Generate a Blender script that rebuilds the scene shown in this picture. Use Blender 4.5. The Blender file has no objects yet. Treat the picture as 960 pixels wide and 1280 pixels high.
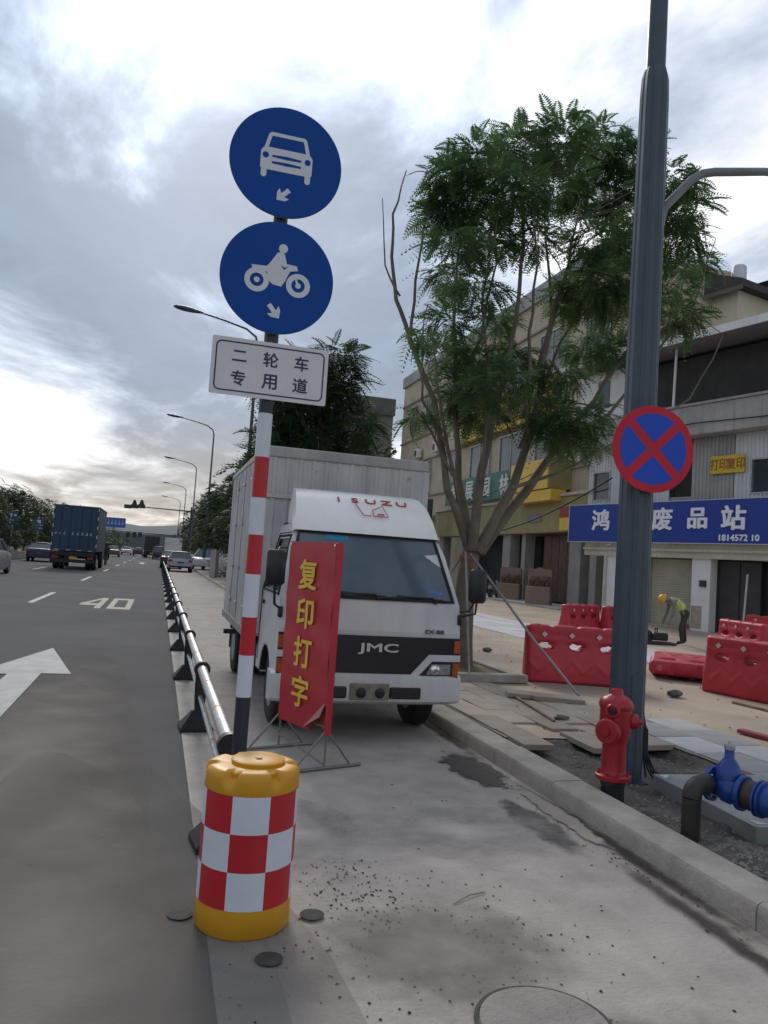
import bpy, bmesh, math, random
import numpy as np
from mathutils import Vector, Matrix
random.seed(7); rng = np.random.default_rng(7)
R = math.radians
SC = bpy.context.scene
COL = SC.collection

# ------------------------------------------------------------------ camera
F, H = 970.0, 1.62                      # focal length in photo pixels (960 x 1280), eye height
ROLL, PITCH, YAW = R(3.85), R(3.765), R(15.978)
fw = Vector((math.sin(YAW)*math.cos(PITCH), math.cos(YAW)*math.cos(PITCH), math.sin(PITCH)))
r0 = Vector((math.cos(YAW), -math.sin(YAW), 0)); u0 = r0.cross(fw)
rt = r0*math.cos(ROLL) + u0*math.sin(ROLL); up = -r0*math.sin(ROLL) + u0*math.cos(ROLL)
cam = bpy.data.cameras.new('camera'); camo = bpy.data.objects.new('camera', cam); COL.objects.link(camo)
m = Matrix((rt, up, -fw)).transposed().to_4x4(); m.translation = (0, 0, H); camo.matrix_world = m
cam.sensor_fit = 'VERTICAL'; cam.sensor_height = 36; cam.lens = 36*F/1280
cam.clip_start = .05; cam.clip_end = 6000
SC.camera = camo
def ray(px, py): return rt*(px-480) - up*(py-640) + fw*F
EYE = Vector((0, 0, H))
def gp(px, py, z=0.): d = ray(px, py); return EYE + d*((z-H)/d.z)
def onY(px, py, Y): d = ray(px, py); return EYE + d*(Y/d.y)
def onX(px, py, X): d = ray(px, py); return EYE + d*(X/d.x)

# ------------------------------------------------------------------ sky, sun, exposure
SUN = ray(290, 40).normalized()
sun_el = math.asin(SUN.z); sun_az = math.atan2(SUN.x, SUN.y)
W = bpy.data.worlds.new('World'); SC.world = W; W.use_nodes = True
nt = W.node_tree; N = nt.nodes; L = nt.links
for n in list(N): N.remove(n)
def node(t, tree=None, **k):
    n = (tree or nt).nodes.new(t)
    for a, b in k.items(): setattr(n, a, b)
    return n
out = node('ShaderNodeOutputWorld'); bg = node('ShaderNodeBackground'); L.new(bg.outputs[0], out.inputs[0])
bg.inputs[1].default_value = .1
sky = node('ShaderNodeTexSky', sky_type='NISHITA', sun_disc=False, sun_elevation=sun_el, sun_rotation=sun_az, dust_density=2.0, air_density=1.2)
tc = node('ShaderNodeTexCoord')
sep = node('ShaderNodeSeparateXYZ'); L.new(tc.outputs['Generated'], sep.inputs[0])
def mth(op, a, b=None, c=None):
    n = node('ShaderNodeMath', operation=op)
    for i, v in enumerate((a, b, c)):
        if v is None: continue
        if isinstance(v, (int, float)): n.inputs[i].default_value = v
        else: L.new(v, n.inputs[i])
    return n.outputs[0]
zz = mth('MAXIMUM', mth('ADD', sep.outputs[2], .10), .03)
cx = mth('DIVIDE', sep.outputs[0], zz); cy = mth('DIVIDE', sep.outputs[1], zz)
cmb = node('ShaderNodeCombineXYZ'); L.new(cx, cmb.inputs[0]); L.new(cy, cmb.inputs[1])
def noise(vec, scale, detail, rough, off=(0, 0, 0), sc=(1, 1, 1), dist=0):
    mp = node('ShaderNodeMapping'); mp.inputs[1].default_value = off; mp.inputs[3].default_value = sc
    mp.inputs[2].default_value = (0, 0, R(-25))
    L.new(vec, mp.inputs[0])
    n = node('ShaderNodeTexNoise'); n.inputs['Scale'].default_value = scale; n.inputs['Detail'].default_value = detail
    n.inputs['Roughness'].default_value = rough; n.inputs['Distortion'].default_value = dist
    L.new(mp.outputs[0], n.inputs['Vector']); return n.outputs[0]
nA = noise(cmb.outputs[0], .55, 6, .55, (3.1, 1.7, 0), (1, .8, 1), .3)    # the large grey banks
nB = noise(cmb.outputs[0], 1.7, 9, .60, (8.2, 4.4, 0), (1, .6, 1), .4)     # broken edges and streaks
mix = mth('ADD', mth('MULTIPLY', nA, .45), mth('MULTIPLY', nB, .55))
def bank(px, py, a0, a1):                # a cloud bank round a direction of the sky
    v = node('ShaderNodeVectorMath', operation='DOT_PRODUCT'); L.new(tc.outputs['Generated'], v.inputs[0]); v.inputs[1].default_value = ray(px, py).normalized()
    r_ = node('ShaderNodeMapRange', interpolation_type='SMOOTHSTEP'); r_.inputs[1].default_value = math.cos(R(a0)); r_.inputs[2].default_value = math.cos(R(a1)); L.new(v.outputs['Value'], r_.inputs[0]); return r_.outputs[0]
for px, py, a0, a1, amt in ((20, 230, 26, 3, -.115), (300, 380, 20, 3, -.095), (40, 470, 9, 1, .16), (120, 560, 9, 1, .06), (640, 330, 18, 4, -.05), (900, 150, 16, 3, .05)):
    mix = mth('ADD', mix, mth('MULTIPLY', bank(px, py, a0, a1), amt))
sv = node('ShaderNodeVectorMath', operation='DOT_PRODUCT'); L.new(tc.outputs['Generated'], sv.inputs[0]); sv.inputs[1].default_value = SUN
glow = mth('POWER', mth('MAXIMUM', sv.outputs['Value'], 0.), 26)            # light spread by thin cloud round the sun
wide = mth('POWER', mth('MAXIMUM', sv.outputs['Value'], 0.), 3)
thin = node('ShaderNodeMapRange', interpolation_type='SMOOTHSTEP'); thin.inputs[1].default_value = .37; thin.inputs[2].default_value = .61
L.new(mix, thin.inputs[0])                                                  # 0 thick grey cloud .. 1 thin bright cloud
# thick cloud colour, thin cloud colour, and the part of thin cloud lit by the sun
lum = mth('ADD', mth('ADD', 2.75, mth('MULTIPLY', wide, .5)), mth('MULTIPLY', thin.outputs[0], mth('ADD', 3.6, mth('MULTIPLY', wide, 3.8))))
lum = mth('ADD', lum, mth('MULTIPLY', glow, mth('ADD', 1.2, mth('MULTIPLY', thin.outputs[0], 8.0))))
nC = noise(cmb.outputs[0], 4.2, 8, .62, (1.3, 7.7, 0), (1, .7, 1), .6)
lum = mth('MULTIPLY', lum, mth('ADD', .58, mth('MULTIPLY', mth('ADD', nB, nC), .42)))
cr = node('ShaderNodeMix', data_type='RGBA'); L.new(thin.outputs[0], cr.inputs[0])
cr.inputs[6].default_value = (.62, .82, 1.13, 1); cr.inputs[7].default_value = (1.0, 1.0, 1.03, 1)
hz = node('ShaderNodeMapRange', interpolation_type='SMOOTHSTEP'); hz.inputs[1].default_value = .0; hz.inputs[2].default_value = .22
L.new(sep.outputs[2], hz.inputs[0])
warm = node('ShaderNodeMix', data_type='RGBA'); L.new(hz.outputs[0], warm.inputs[0])
warm.inputs[6].default_value = (1.06, 1.02, .99, 1); L.new(cr.outputs[2], warm.inputs[7])
vs = node('ShaderNodeVectorMath', operation='SCALE'); L.new(warm.outputs[2], vs.inputs[0]); L.new(lum, vs.inputs['Scale'])
fin = node('ShaderNodeMix', data_type='RGBA'); fin.inputs[0].default_value = .93     # a little clear sky shows through
L.new(sky.outputs[0], fin.inputs[6]); L.new(vs.outputs[0], fin.inputs[7])
L.new(fin.outputs[2], bg.inputs[0])

sl = bpy.data.lights.new('sun', 'SUN'); sl.energy = 1.4; sl.angle = R(16); sl.color = (1, .93, .84)
so = bpy.data.objects.new('sun', sl); COL.objects.link(so)
so.rotation_euler = SUN.to_track_quat('Z', 'Y').to_euler()
SC.view_settings.view_transform = 'Standard'; SC.view_settings.look = 'None'
SC.view_settings.gamma = 1; SC.view_settings.use_curve_mapping = False
SC.view_settings.exposure = 0.35

# ------------------------------------------------------------------ materials
MT = {}
def mat(name, col, rough=.6, var=.12, scale=3., metal=0., bump=0., bscale=None, col2=None, spec=.5, dirt=0., streak=0., trans=0., spot=None, emit=0):
    """Principled material; noise varies the colour, optional bump, dirt blotches, vertical streaks."""
    if name in MT: return MT[name]
    M = bpy.data.materials.new(name); M.use_nodes = True; t = M.node_tree; b = t.nodes['Principled BSDF']; lk = t.links
    co = t.nodes.new('ShaderNodeTexCoord')
    def nz(s, d=5, r=.6, sc=(1, 1, 1)):
        mp = t.nodes.new('ShaderNodeMapping'); mp.inputs[3].default_value = sc; lk.new(co.outputs['Object'], mp.inputs[0])
        n = t.nodes.new('ShaderNodeTexNoise'); n.inputs['Scale'].default_value = s; n.inputs['Detail'].default_value = d; n.inputs['Roughness'].default_value = r
        lk.new(mp.outputs[0], n.inputs['Vector']); return n.outputs[0]
    def ramp(src, a, c):
        mr = t.nodes.new('ShaderNodeMapRange'); mr.inputs[1].default_value = a; mr.inputs[2].default_value = c; lk.new(src, mr.inputs[0]); return mr.outputs[0]
    def mixc(f, a, c):
        x = t.nodes.new('ShaderNodeMix'); x.data_type = 'RGBA'
        if isinstance(f, float): x.inputs[0].default_value = f
        else: lk.new(f, x.inputs[0])
        for i, v in ((6, a), (7, c)):
            if isinstance(v, tuple): x.inputs[i].default_value = (*v[:3], 1)
            else: lk.new(v, x.inputs[i])
        return x.outputs[2]
    c1 = tuple(max(0, v*(1-var)) for v in col); c2 = col2 or tuple(v*(1+var) for v in col)
    colr = mixc(ramp(nz(scale), .33, .67), c1, c2)
    if streak: colr = mixc(ramp(nz(6., 4, .7, (1, 1, .08)), .5, .85), colr, tuple(v*(1-streak) for v in col))
    if dirt: colr = mixc(ramp(nz(scale*.37, 6, .65), .52, .75), colr, tuple(v*(1-dirt) for v in col))
    if spot: colr = mixc(ramp(nz(spot[0], 3, .7), spot[1], spot[1]+.06), colr, spot[2])
    lk.new(colr, b.inputs['Base Color'])
    b.inputs['Metallic'].default_value = metal; b.inputs['Specular IOR Level'].default_value = spec
    rr = t.nodes.new('ShaderNodeMapRange'); rr.inputs[3].default_value = max(.02, rough-.08); rr.inputs[4].default_value = min(1, rough+.1)
    lk.new(nz(scale*2.3), rr.inputs[0]); lk.new(rr.outputs[0], b.inputs['Roughness'])
    if bump:
        bn = t.nodes.new('ShaderNodeBump'); bn.inputs['Strength'].default_value = bump; bn.inputs['Distance'].default_value = .02
        lk.new(nz(bscale or scale*6, 6, .65), bn.inputs['Height']); lk.new(bn.outputs[0], b.inputs['Normal'])
    if trans: b.inputs['Transmission Weight'].default_value = trans
    if emit: b.inputs['Emission Color'].default_value = (*col, 1); b.inputs['Emission Strength'].default_value = emit
    MT[name] = M; return M
def leafmat(name, c1, c2):
    M = bpy.data.materials.new(name); M.use_nodes = True; t = M.node_tree; lk = t.links; b = t.nodes['Principled BSDF']
    co = t.nodes.new('ShaderNodeTexCoord'); n = t.nodes.new('ShaderNodeTexNoise'); n.inputs['Scale'].default_value = 2.5; n.inputs['Detail'].default_value = 6
    lk.new(co.outputs['Object'], n.inputs['Vector'])
    r = t.nodes.new('ShaderNodeValToRGB'); r.color_ramp.elements[0].position = .35; r.color_ramp.elements[1].position = .65
    r.color_ramp.elements[0].color = (*c1, 1); r.color_ramp.elements[1].color = (*c2, 1); lk.new(n.outputs[0], r.inputs[0])
    lk.new(r.outputs[0], b.inputs['Base Color']); b.inputs['Roughness'].default_value = .65; b.inputs['Specular IOR Level'].default_value = .2
    tr = t.nodes.new('ShaderNodeBsdfTranslucent'); lk.new(r.outputs[0], tr.inputs[0])
    mx = t.nodes.new('ShaderNodeMixShader'); mx.inputs[0].default_value = .5
    lk.new(b.outputs[0], mx.inputs[1]); lk.new(tr.outputs[0], mx.inputs[2]); lk.new(mx.outputs[0], t.nodes['Material Output'].inputs[0])
    return M

white_paint = mat('white_paint', (.66, .66, .67), .35, .06, 2, dirt=.18, streak=.12)
truck_white = mat('truck_white', (.60, .60, .61), .32, .05, 1.5, dirt=.22, streak=.18)
box_grey = mat('box_grey', (.50, .50, .50), .55, .10, 2, dirt=.3, streak=.5, spot=(9, .66, (.30, .25, .20)))
black_rub = mat('black_rubber', (.018, .018, .02), .75, .25, 8, bump=.3)
black_pl = mat('black_plastic', (.015, .016, .018), .45, .2, 6)
dark_steel = mat('dark_steel', (.03, .035, .045), .5, .2, 5)
steel = mat('steel', (.45, .46, .47), .35, .15, 6, metal=.9)
galv = mat('galvanised', (.42, .44, .44), .5, .18, 5, metal=.5, dirt=.3)
chrome = mat('chrome', (.7, .7, .72), .15, .05, 4, metal=1)
glass_dark = mat('window_glass', (.045, .058, .072), .06, .15, 2, spec=.9)
windscreen = mat('windscreen_glass', (.085, .115, .145), .08, .25, 1.2, spec=.9)
red_paint = mat('red_paint', (.36, .016, .022), .4, .15, 3, dirt=.25)
blue_sign = mat('blue_sign', (.0035, .060, .30), .5, .06, 2, spec=.18)
sign_white = mat('sign_white', (.62, .65, .70), .4, .04, 3)
sign_red = mat('sign_red', (.52, .015, .04), .45, .08, 3, spec=.3)
sign_blue2 = mat('sign_blue_bright', (.012, .07, .50), .45, .06, 3, spec=.3)
band_red = mat('band_red', (.46, .012, .022), .4, .06, 3)
band_white = mat('band_white', (.62, .66, .74), .4, .06, 3)
yellow_pl = mat('yellow_plastic', (.62, .30, .012), .45, .07, 3, dirt=.18)
navy = mat('navy_text', (.02, .025, .07), .5, .05, 3)

# ------------------------------------------------------------------ mesh helpers
class MB:
    def __init__(s): s.v = []; s.f = []; s.mi = []
    def add(s, vs, fs, mi=0):
        o = len(s.v); s.v += [tuple(x) for x in vs]; s.f += [tuple(i+o for i in q) for q in fs]; s.mi += [mi]*len(fs); return s
    def box(s, a, b, mi=0, M=None):
        x0, y0, z0 = a; x1, y1, z1 = b
        vs = [(x0, y0, z0), (x1, y0, z0), (x1, y1, z0), (x0, y1, z0), (x0, y0, z1), (x1, y0, z1), (x1, y1, z1), (x0, y1, z1)]
        if M: vs = [M @ Vector(q) for q in vs]
        return s.add(vs, [(0, 3, 2, 1), (4, 5, 6, 7), (0, 1, 5, 4), (1, 2, 6, 5), (2, 3, 7, 6), (3, 0, 4, 7)], mi)
    def bbox(s, a, b, c=.01, mi=0):                      # box with chamfered edges
        x0, y0, z0 = a; x1, y1, z1 = b; c = min(c, (x1-x0)*.45, (y1-y0)*.45, (z1-z0)*.45)
        bm = bmesh.new(); bmesh.ops.create_cube(bm, size=1)
        for v in bm.verts: v.co = ((x0+x1)/2+v.co.x*(x1-x0), (y0+y1)/2+v.co.y*(y1-y0), (z0+z1)/2+v.co.z*(z1-z0))
        bmesh.ops.bevel(bm, geom=bm.edges[:], offset=c, segments=1, affect='EDGES')
        bm.verts.index_update(); s.add([v.co[:] for v in bm.verts], [[v.index for v in f.verts] for f in bm.faces], mi); bm.free(); return s
    def tube(s, pts, r, n=10, mi=0, caps=True):
        pts = [Vector(p) for p in pts]; rs = r if isinstance(r, (list, tuple)) else [r]*len(pts)
        vs = []; fs = []; prev = None
        for i, p in enumerate(pts):
            d = (pts[min(i+1, len(pts)-1)] - pts[max(i-1, 0)]).normalized()
            if prev is None: a = d.orthogonal().normalized()
            else: a = (prev - d*prev.dot(d)).normalized()
            prev = a; b = d.cross(a)
            for k in range(n):
                t = 2*math.pi*k/n; vs.append(p + (a*math.cos(t)+b*math.sin(t))*rs[i])
        for i in range(len(pts)-1):
            for k in range(n): fs.append((i*n+k, i*n+(k+1) % n, (i+1)*n+(k+1) % n, (i+1)*n+k))
        if caps: fs.append(tuple(range(n))[::-1]); fs.append(tuple((len(pts)-1)*n+k for k in range(n)))
        return s.add(vs, fs, mi)
    def lathe(s, prof, n=24, M=None, mi=0, caps=True):    # prof: (radius, z) from bottom to top
        M = M or Matrix(); vs = []; fs = []
        for r, z in prof:
            for k in range(n): t = 2*math.pi*k/n; vs.append(M @ Vector((r*math.cos(t), r*math.sin(t), z)))
        for i in range(len(prof)-1):
            for k in range(n): fs.append((i*n+k, i*n+(k+1) % n, (i+1)*n+(k+1) % n, (i+1)*n+k))
        if caps: fs.append(tuple(range(n))[::-1]); fs.append(tuple((len(prof)-1)*n+k for k in range(n)))
        return s.add(vs, fs, mi)
    def prism(s, poly, O, A, B, d, mi=0):                 # polygon in the plane (O; A, B), extruded by vector d
        O, A, B, d = map(Vector, (O, A, B, d)); n = len(poly)
        p = [O+A*x+B*y for x, y in poly]; vs = p+[q+d for q in p]
        fl = [tuple(range(n)), tuple(range(2*n-1, n-1, -1))] + [(i, i+n, (i+1) % n+n, (i+1) % n) for i in range(n)]
        return s.add(vs, fl, mi)
    def quad(s, a, b, c, d, mi=0): return s.add([a, b, c, d], [(0, 1, 2, 3)], mi)
    def grid(s, P, mi=0):                                # P[i][j] rows of points
        n = len(P[0]); vs = [q for row in P for q in row]
        return s.add(vs, [(i*n+j, i*n+j+1, (i+1)*n+j+1, (i+1)*n+j) for i in range(len(P)-1) for j in range(n-1)], mi)
    def mesh(s, name, mats, smooth=None, fix=True):
        me = bpy.data.meshes.new(name); me.from_pydata([tuple(v) for v in s.v], [], s.f)
        for x in (mats if isinstance(mats, (list, tuple)) else [mats]): me.materials.append(x)
        if len(set(s.mi)) > 1: me.polygons.foreach_set('material_index', s.mi)
        if fix:
            bm = bmesh.new(); bm.from_mesh(me); bmesh.ops.recalc_face_normals(bm, faces=bm.faces[:]); bm.to_mesh(me); bm.free()
        if smooth: me.shade_smooth(); me.set_sharp_from_angle(angle=R(smooth))
        return me
    def build(s, name, mats, parent=None, smooth=None, loc=None, fix=True):
        return link(name, s.mesh(name, mats, smooth, fix), parent, loc)
def link(name, me, parent=None, loc=None):
    o = bpy.data.objects.new(name, me); COL.objects.link(o)
    if parent: o.parent = parent
    if loc is not None: o.location = loc
    return o
def tag(o, label=None, cat=None, group=None, kind=None):
    for k, v in (('label', label), ('category', cat), ('group', group), ('kind', kind)):
        if v: o[k] = v
    return o
def thing(name, loc, rz=0, label=None, cat=None, group=None):
    o = bpy.data.objects.new(name, None); COL.objects.link(o); o.location = loc; o.rotation_euler = (0, 0, rz); o.empty_display_size = .2
    return tag(o, label, cat, group)
def copy_tree(o, parent=None):
    c = o.copy(); COL.objects.link(c); c.parent = parent
    for ch in list(o.children): copy_tree(ch, c)
    return c
def text(name, s, size, mt, parent, O, A, B, ext=.003, bold=0., line=1.0, sx=1.0, hgt=None):
    """Lettering as thin solid letters, centred on O; A points right, B up."""
    c = bpy.data.curves.new(name, 'FONT'); c.body = s; c.size = 1; c.align_x = 'CENTER'; c.space_line = line; c.resolution_u = 3
    o = bpy.data.objects.new('tmp', c); COL.objects.link(o)
    dg = bpy.context.evaluated_depsgraph_get(); me = bpy.data.meshes.new_from_object(o.evaluated_get(dg)); me.name = name
    bpy.data.objects.remove(o); bpy.data.curves.remove(c)
    A, B, O = Vector(A), Vector(B), Vector(O); nn = A.cross(B)
    xs = [v.co.x for v in me.vertices]; ys = [v.co.y for v in me.vertices]
    mx, my = (min(xs)+max(xs))/2, (min(ys)+max(ys))/2
    if hgt: size = hgt/(max(ys)-min(ys))
    bm = bmesh.new(); bm.from_mesh(me)
    for v in bm.verts: v.co = O + A*((v.co.x-mx)*size*sx) + B*((v.co.y-my)*size)
    r = bmesh.ops.extrude_face_region(bm, geom=bm.faces[:])
    for v in [g for g in r['geom'] if isinstance(g, bmesh.types.BMVert)]: v.co += nn*ext
    bmesh.ops.recalc_face_normals(bm, faces=bm.faces[:])
    if bold > 0:                                          # heavier strokes: shifted copies, each a hair deeper
        g0 = bm.verts[:]+bm.edges[:]+bm.faces[:]
        for k in range(6):
            d_ = bmesh.ops.duplicate(bm, geom=g0); a_ = math.pi/3*k
            sh = (A*math.cos(a_)*sx+B*math.sin(a_))*bold*size*1.0+nn*(ext*.02*(k+1))
            for v in [g for g in d_['geom'] if isinstance(g, bmesh.types.BMVert)]: v.co += sh
    bm.to_mesh(me); bm.free()
    me.materials.clear(); me.materials.append(mt)
    return link(name, me, parent)
def circ(cx, cy, r, n=24, a0=0, a1=360): return [(cx+r*math.cos(R(a0+(a1-a0)*k/(n if a1-a0 == 360 else n-1))), cy+r*math.sin(R(a0+(a1-a0)*k/(n if a1-a0 == 360 else n-1)))) for k in range(n)]
def rrect(w, h, r, n=5):
    p = []
    for sx, sy, a in ((1, 1, 0), (-1, 1, 90), (-1, -1, 180), (1, -1, 270)):
        p += [(sx*(w/2-r)+r*math.cos(R(a+90*k/n)), sy*(h/2-r)+r*math.sin(R(a+90*k/n))) for k in range(n+1)]
    return p
def ringstrip(mb, outer, inner, O, A, B, d, mi=0):       # flat frame between two outlines
    O, A, B, d = map(Vector, (O, A, B, d)); n = len(outer)
    P = [O+A*x+B*y for x, y in outer]+[O+A*x+B*y for x, y in inner]; vs = P+[q+d for q in P]; fs = []
    for i in range(n):
        j = (i+1) % n
        fs += [(i, j, n+j, n+i), (2*n+i, 3*n+i, 3*n+j, 2*n+j), (i, 2*n+i, 2*n+j, j), (n+i, n+j, 3*n+j, 3*n+i)]
    mb.add(vs, fs, mi)
def smoothstep(a, b, x): t = min(1, max(0, (x-a)/(b-a))); return t*t*(3-2*t)
XR, YR, ZR = Vector((1, 0, 0)), Vector((0, 1, 0)), Vector((0, 0, 1))

# ================================================================== SETTING
asphalt = mat('asphalt', (.122, .121, .122), .92, .10, .45, bump=.35, bscale=60, dirt=.08, col2=(.136, .133, .130), spot=(90, .66, (.19, .19, .19)), spec=.06)
concrete = mat('concrete', (.43, .385, .35), .88, .13, 3.1, bump=.6, bscale=38, dirt=.26, spot=(48, .66, (.16, .13, .115)), spec=.1)
kerb_m = mat('kerb_stone', (.36, .328, .288), .85, .16, 3.5, bump=.7, bscale=26, dirt=.42, spot=(30, .66, (.15, .125, .10)))
sand = mat('sand_bed', (.40, .325, .25), .9, .16, .7, bump=.5, bscale=25, dirt=.3)
soil = mat('soil', (.10, .09, .08), .95, .35, 2.5, bump=1., bscale=18, dirt=.4)
slab_br = mat('slab_brown', (.33, .28, .235), .85, .2, 1.3, bump=.25, bscale=30, dirt=.25)
slab_lt = mat('slab_light', (.42, .42, .43), .8, .12, 1.2, bump=.2, bscale=30, dirt=.2)
line_paint = mat('line_paint', (.34, .34, .335), .7, .12, 4, dirt=.3, spot=(25, .64, (.2, .2, .2)))
line_cream = mat('line_cream', (.235, .21, .17), .7, .12, 4, dirt=.3, spot=(25, .63, (.2, .19, .18)))
strip_m = mat('strip_paint', (.335, .31, .28), .75, .14, 2.2, dirt=.35, bump=.2, spot=(14, .62, (.2, .19, .18)))
grass_m = mat('far_ground', (.07, .08, .05), .95, .3, .05)
hill_m = mat('far_hill', (.10, .13, .14), .95, .2, .01)

def sheet(name, x0, x1, y0, y1, z, mt, nx=1, ny=1, parent=None):
    mb = MB(); mb.grid([[(x0+(x1-x0)*i/nx, y0+(y1-y0)*j/ny, z) for i in range(nx+1)] for j in range(ny+1)])
    return mb.build(name, mt, parent, fix=False)
tag(sheet('ground', -3000, 3000, -40, 4000, -.03, grass_m, 6, 6), kind='structure')
road = tag(sheet('road', -11.2, .34, -6, 900, 0, asphalt, 2, 60), kind='structure')
lane = tag(sheet('bike_lane', .34, 2.87, -6, 900, 0, concrete, 2, 60), kind='structure')
sheet('edge_strip', .33, .58, -6, 400, .004, strip_m, 1, 40, road)
for x in (-3.05, -6.5):
    for k in range(12):
        y = (21.8 if x > -5 else 18.5) + 14*k; w = .075
        sheet('lane_dash', x-w, x+w, y, y+4.8, .004, line_paint, 1, 1, road)
sheet('lane_edge_line', -10.2, -10.05, 5, 300, .004, line_paint, 1, 1, road)
mb = MB(); mb.add([(-1.60, 5.0, .010), (-1.24, 5.0, .010), (-1.24, 10.3, .010), (-.90, 10.3, .010), (-1.40, 12.75, .010), (-1.97, 10.2, .010), (-1.60, 10.2, .010)], [(0, 1, 2, 6), (2, 3, 4, 6), (6, 4, 5)])
mb.build('arrow_marking', line_paint, road)
mb = MB()
def rq(x0, y0, x1, y1): mb.add([(x0, y0, .004), (x1, y0, .004), (x1, y1, .004), (x0, y1, .004)], [(0, 1, 2, 3)])
rq(-1.15, 20.9, -1.00, 25.1); rq(-.72, 20.9, -.57, 25.1); rq(-1.0, 20.9, -.72, 21.6); rq(-1.0, 24.4, -.72, 25.1)                      # 0
rq(-1.45, 20.9, -1.30, 25.1); rq(-1.88, 21.9, -1.45, 22.6); mb.add([(-1.88, 22.6, .004), (-1.70, 22.6, .004), (-1.45, 24.3, .004), (-1.45, 25.1, .004)], [(0, 1, 2, 3)])   # 4
mb.build('speed_marking', line_cream, road)
mb = MB(); mb.add([(-1.6, 78, .004), (-1.25, 78, .004), (-1.25, 82, .004), (-.9, 82, .004), (-1.4, 84.5, .004), (-1.95, 82, .004), (-1.6, 82, .004)], [(0, 1, 2, 6), (2, 3, 4, 6), (6, 4, 5)])
mb.build('arrow_marking', line_paint, road)
sheet('stop_line', -3.0, .3, 92, 92.4, .004, line_paint, 1, 1, road)
# gutter of paler mortar along the kerb, a wet stain where it was washed
def blob(name, cx, cy, rx, ry, z, mt, parent, seed, n=40, amp=.25):
    r_ = random.Random(seed); ph = [r_.uniform(0, 6.3) for _ in range(6)]; pts = []
    for k in range(n):
        t = 2*math.pi*k/n; q = 1+sum(amp/(i+1)*math.sin((i+2)*t+ph[i]) for i in range(6))
        pts.append((cx+rx*q*math.cos(t), cy+ry*q*math.sin(t), z))
    mb = MB(); mb.add(pts, [tuple(range(n))]); return mb.build(name, mt, parent)
gut = mat('gutter_mortar', (.225, .205, .182), .85, .2, 2, dirt=.45, bump=.3, bscale=30)
def soften(M, lo=.25, hi=.55, grain=9.):
    t_ = M.node_tree; lk = t_.links; b = t_.nodes['Principled BSDF']; co = t_.nodes.new('ShaderNodeTexCoord')
    g = t_.nodes.new('ShaderNodeVectorMath'); g.operation = 'SUBTRACT'; g.inputs[1].default_value = (.5, .5, 0); lk.new(co.outputs['Generated'], g.inputs[0])
    ml = t_.nodes.new('ShaderNodeVectorMath'); ml.operation = 'MULTIPLY'; ml.inputs[1].default_value = (1, 1, 0); lk.new(g.outputs[0], ml.inputs[0])
    ln = t_.nodes.new('ShaderNodeVectorMath'); ln.operation = 'LENGTH'; lk.new(ml.outputs[0], ln.inputs[0])
    n_ = t_.nodes.new('ShaderNodeTexNoise'); n_.inputs['Scale'].default_value = grain; n_.inputs['Detail'].default_value = 8; lk.new(co.outputs['Object'], n_.inputs['Vector'])
    a_ = t_.nodes.new('ShaderNodeMath'); a_.operation = 'MULTIPLY_ADD'; lk.new(n_.outputs[0], a_.inputs[0]); a_.inputs[1].default_value = .5; lk.new(ln.outputs['Value'], a_.inputs[2])
    r_ = t_.nodes.new('ShaderNodeMapRange'); r_.interpolation_type = 'SMOOTHSTEP'; r_.inputs[1].default_value = hi+.25; r_.inputs[2].default_value = lo+.25; lk.new(a_.outputs[0], r_.inputs[0]); lk.new(r_.outputs[0], b.inputs['Alpha']); return M
wet = mat('wet_concrete', (.06, .058, .055), .3, .2, 2, spec=.6)
soften(wet, .26, .40)
blob('wet_patch', 2.58, 5.95, .24, .75, .008, wet, lane, 4, amp=.12)
dmp = soften(mat('damp_concrete', (.085, .08, .075), .6, .2, 2), .15, .5)
blob('damp_stain', 2.50, 4.6, .14, .6, .008, dmp, lane, 9, amp=.12)
blob('mortar_smear', 2.74, 4.75, .10, .85, .010, soften(mat('mortar_pale', (.34, .30, .25), .9, .15, 4, bump=.4, bscale=40), .28, .42, 7.), lane, 12, amp=.06)
blob('mortar_smear', 2.76, 2.6, .10, .9, .010, soften(mat('mortar_pale2', (.34, .31, .26), .9, .15, 4, bump=.4, bscale=40), .15, .45, 7.), lane, 13, amp=.06)
for k_, (x, y, rx, ry, c) in enumerate(((2.80, 4.0, .09, 1.6, (.06, .052, .045)), (2.66, 3.3, .08, .9, (.08, .07, .062)), (2.80, 7.5, .09, 1.6, (.06, .052, .045)), (1.25, 3.2, .75, .5, (.25, .225, .205)), (.9, 4.6, .5, .8, (.40, .37, .345)), (1.7, 2.3, .7, .4, (.22, .195, .18)), (1.9, 4.6, .7, .6, (.39, .36, .335)))):
    blob('damp_stain', x, y, rx, ry, .005+.0006*k_, soften(mat('stain_%d' % k_, c, .9, .2, 3, spec=.1), .0, .5, 5.), lane, 30+k_, amp=.15)
for k_, (x, y, rx, ry) in enumerate(((-1.6, 3.2, 2.2, 5.0), (-.85, 6.5, .9, 6.0), (-3.2, 4.5, 2.0, 4.0), (-.35, 3.0, .62, 3.4))):
    blob('road_dust', x, y, rx, ry, .0045+.0008*k_, soften(mat('dust_%d' % k_, (.215, .197, .177), .95, .08, 1.5, bump=.3, bscale=50, spec=.05), -.05, .75, 1.6), road, 60+k_, amp=.1)
# round drill patches where bollards stood
core = mat('core_patch', (.06, .058, .055), .85, .3, 9, bump=.6, bscale=40)
for x, y in ((.225, 3.63), (.805, 3.55), (.56, 3.19)):
    mb = MB(); mb.lathe([(.055, .003), (.056, .006), (.048, .008), (.02, .0075)], 26); o = mb.build('drill_patch', core, lane, 40, loc=(x, y, .007))
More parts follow.
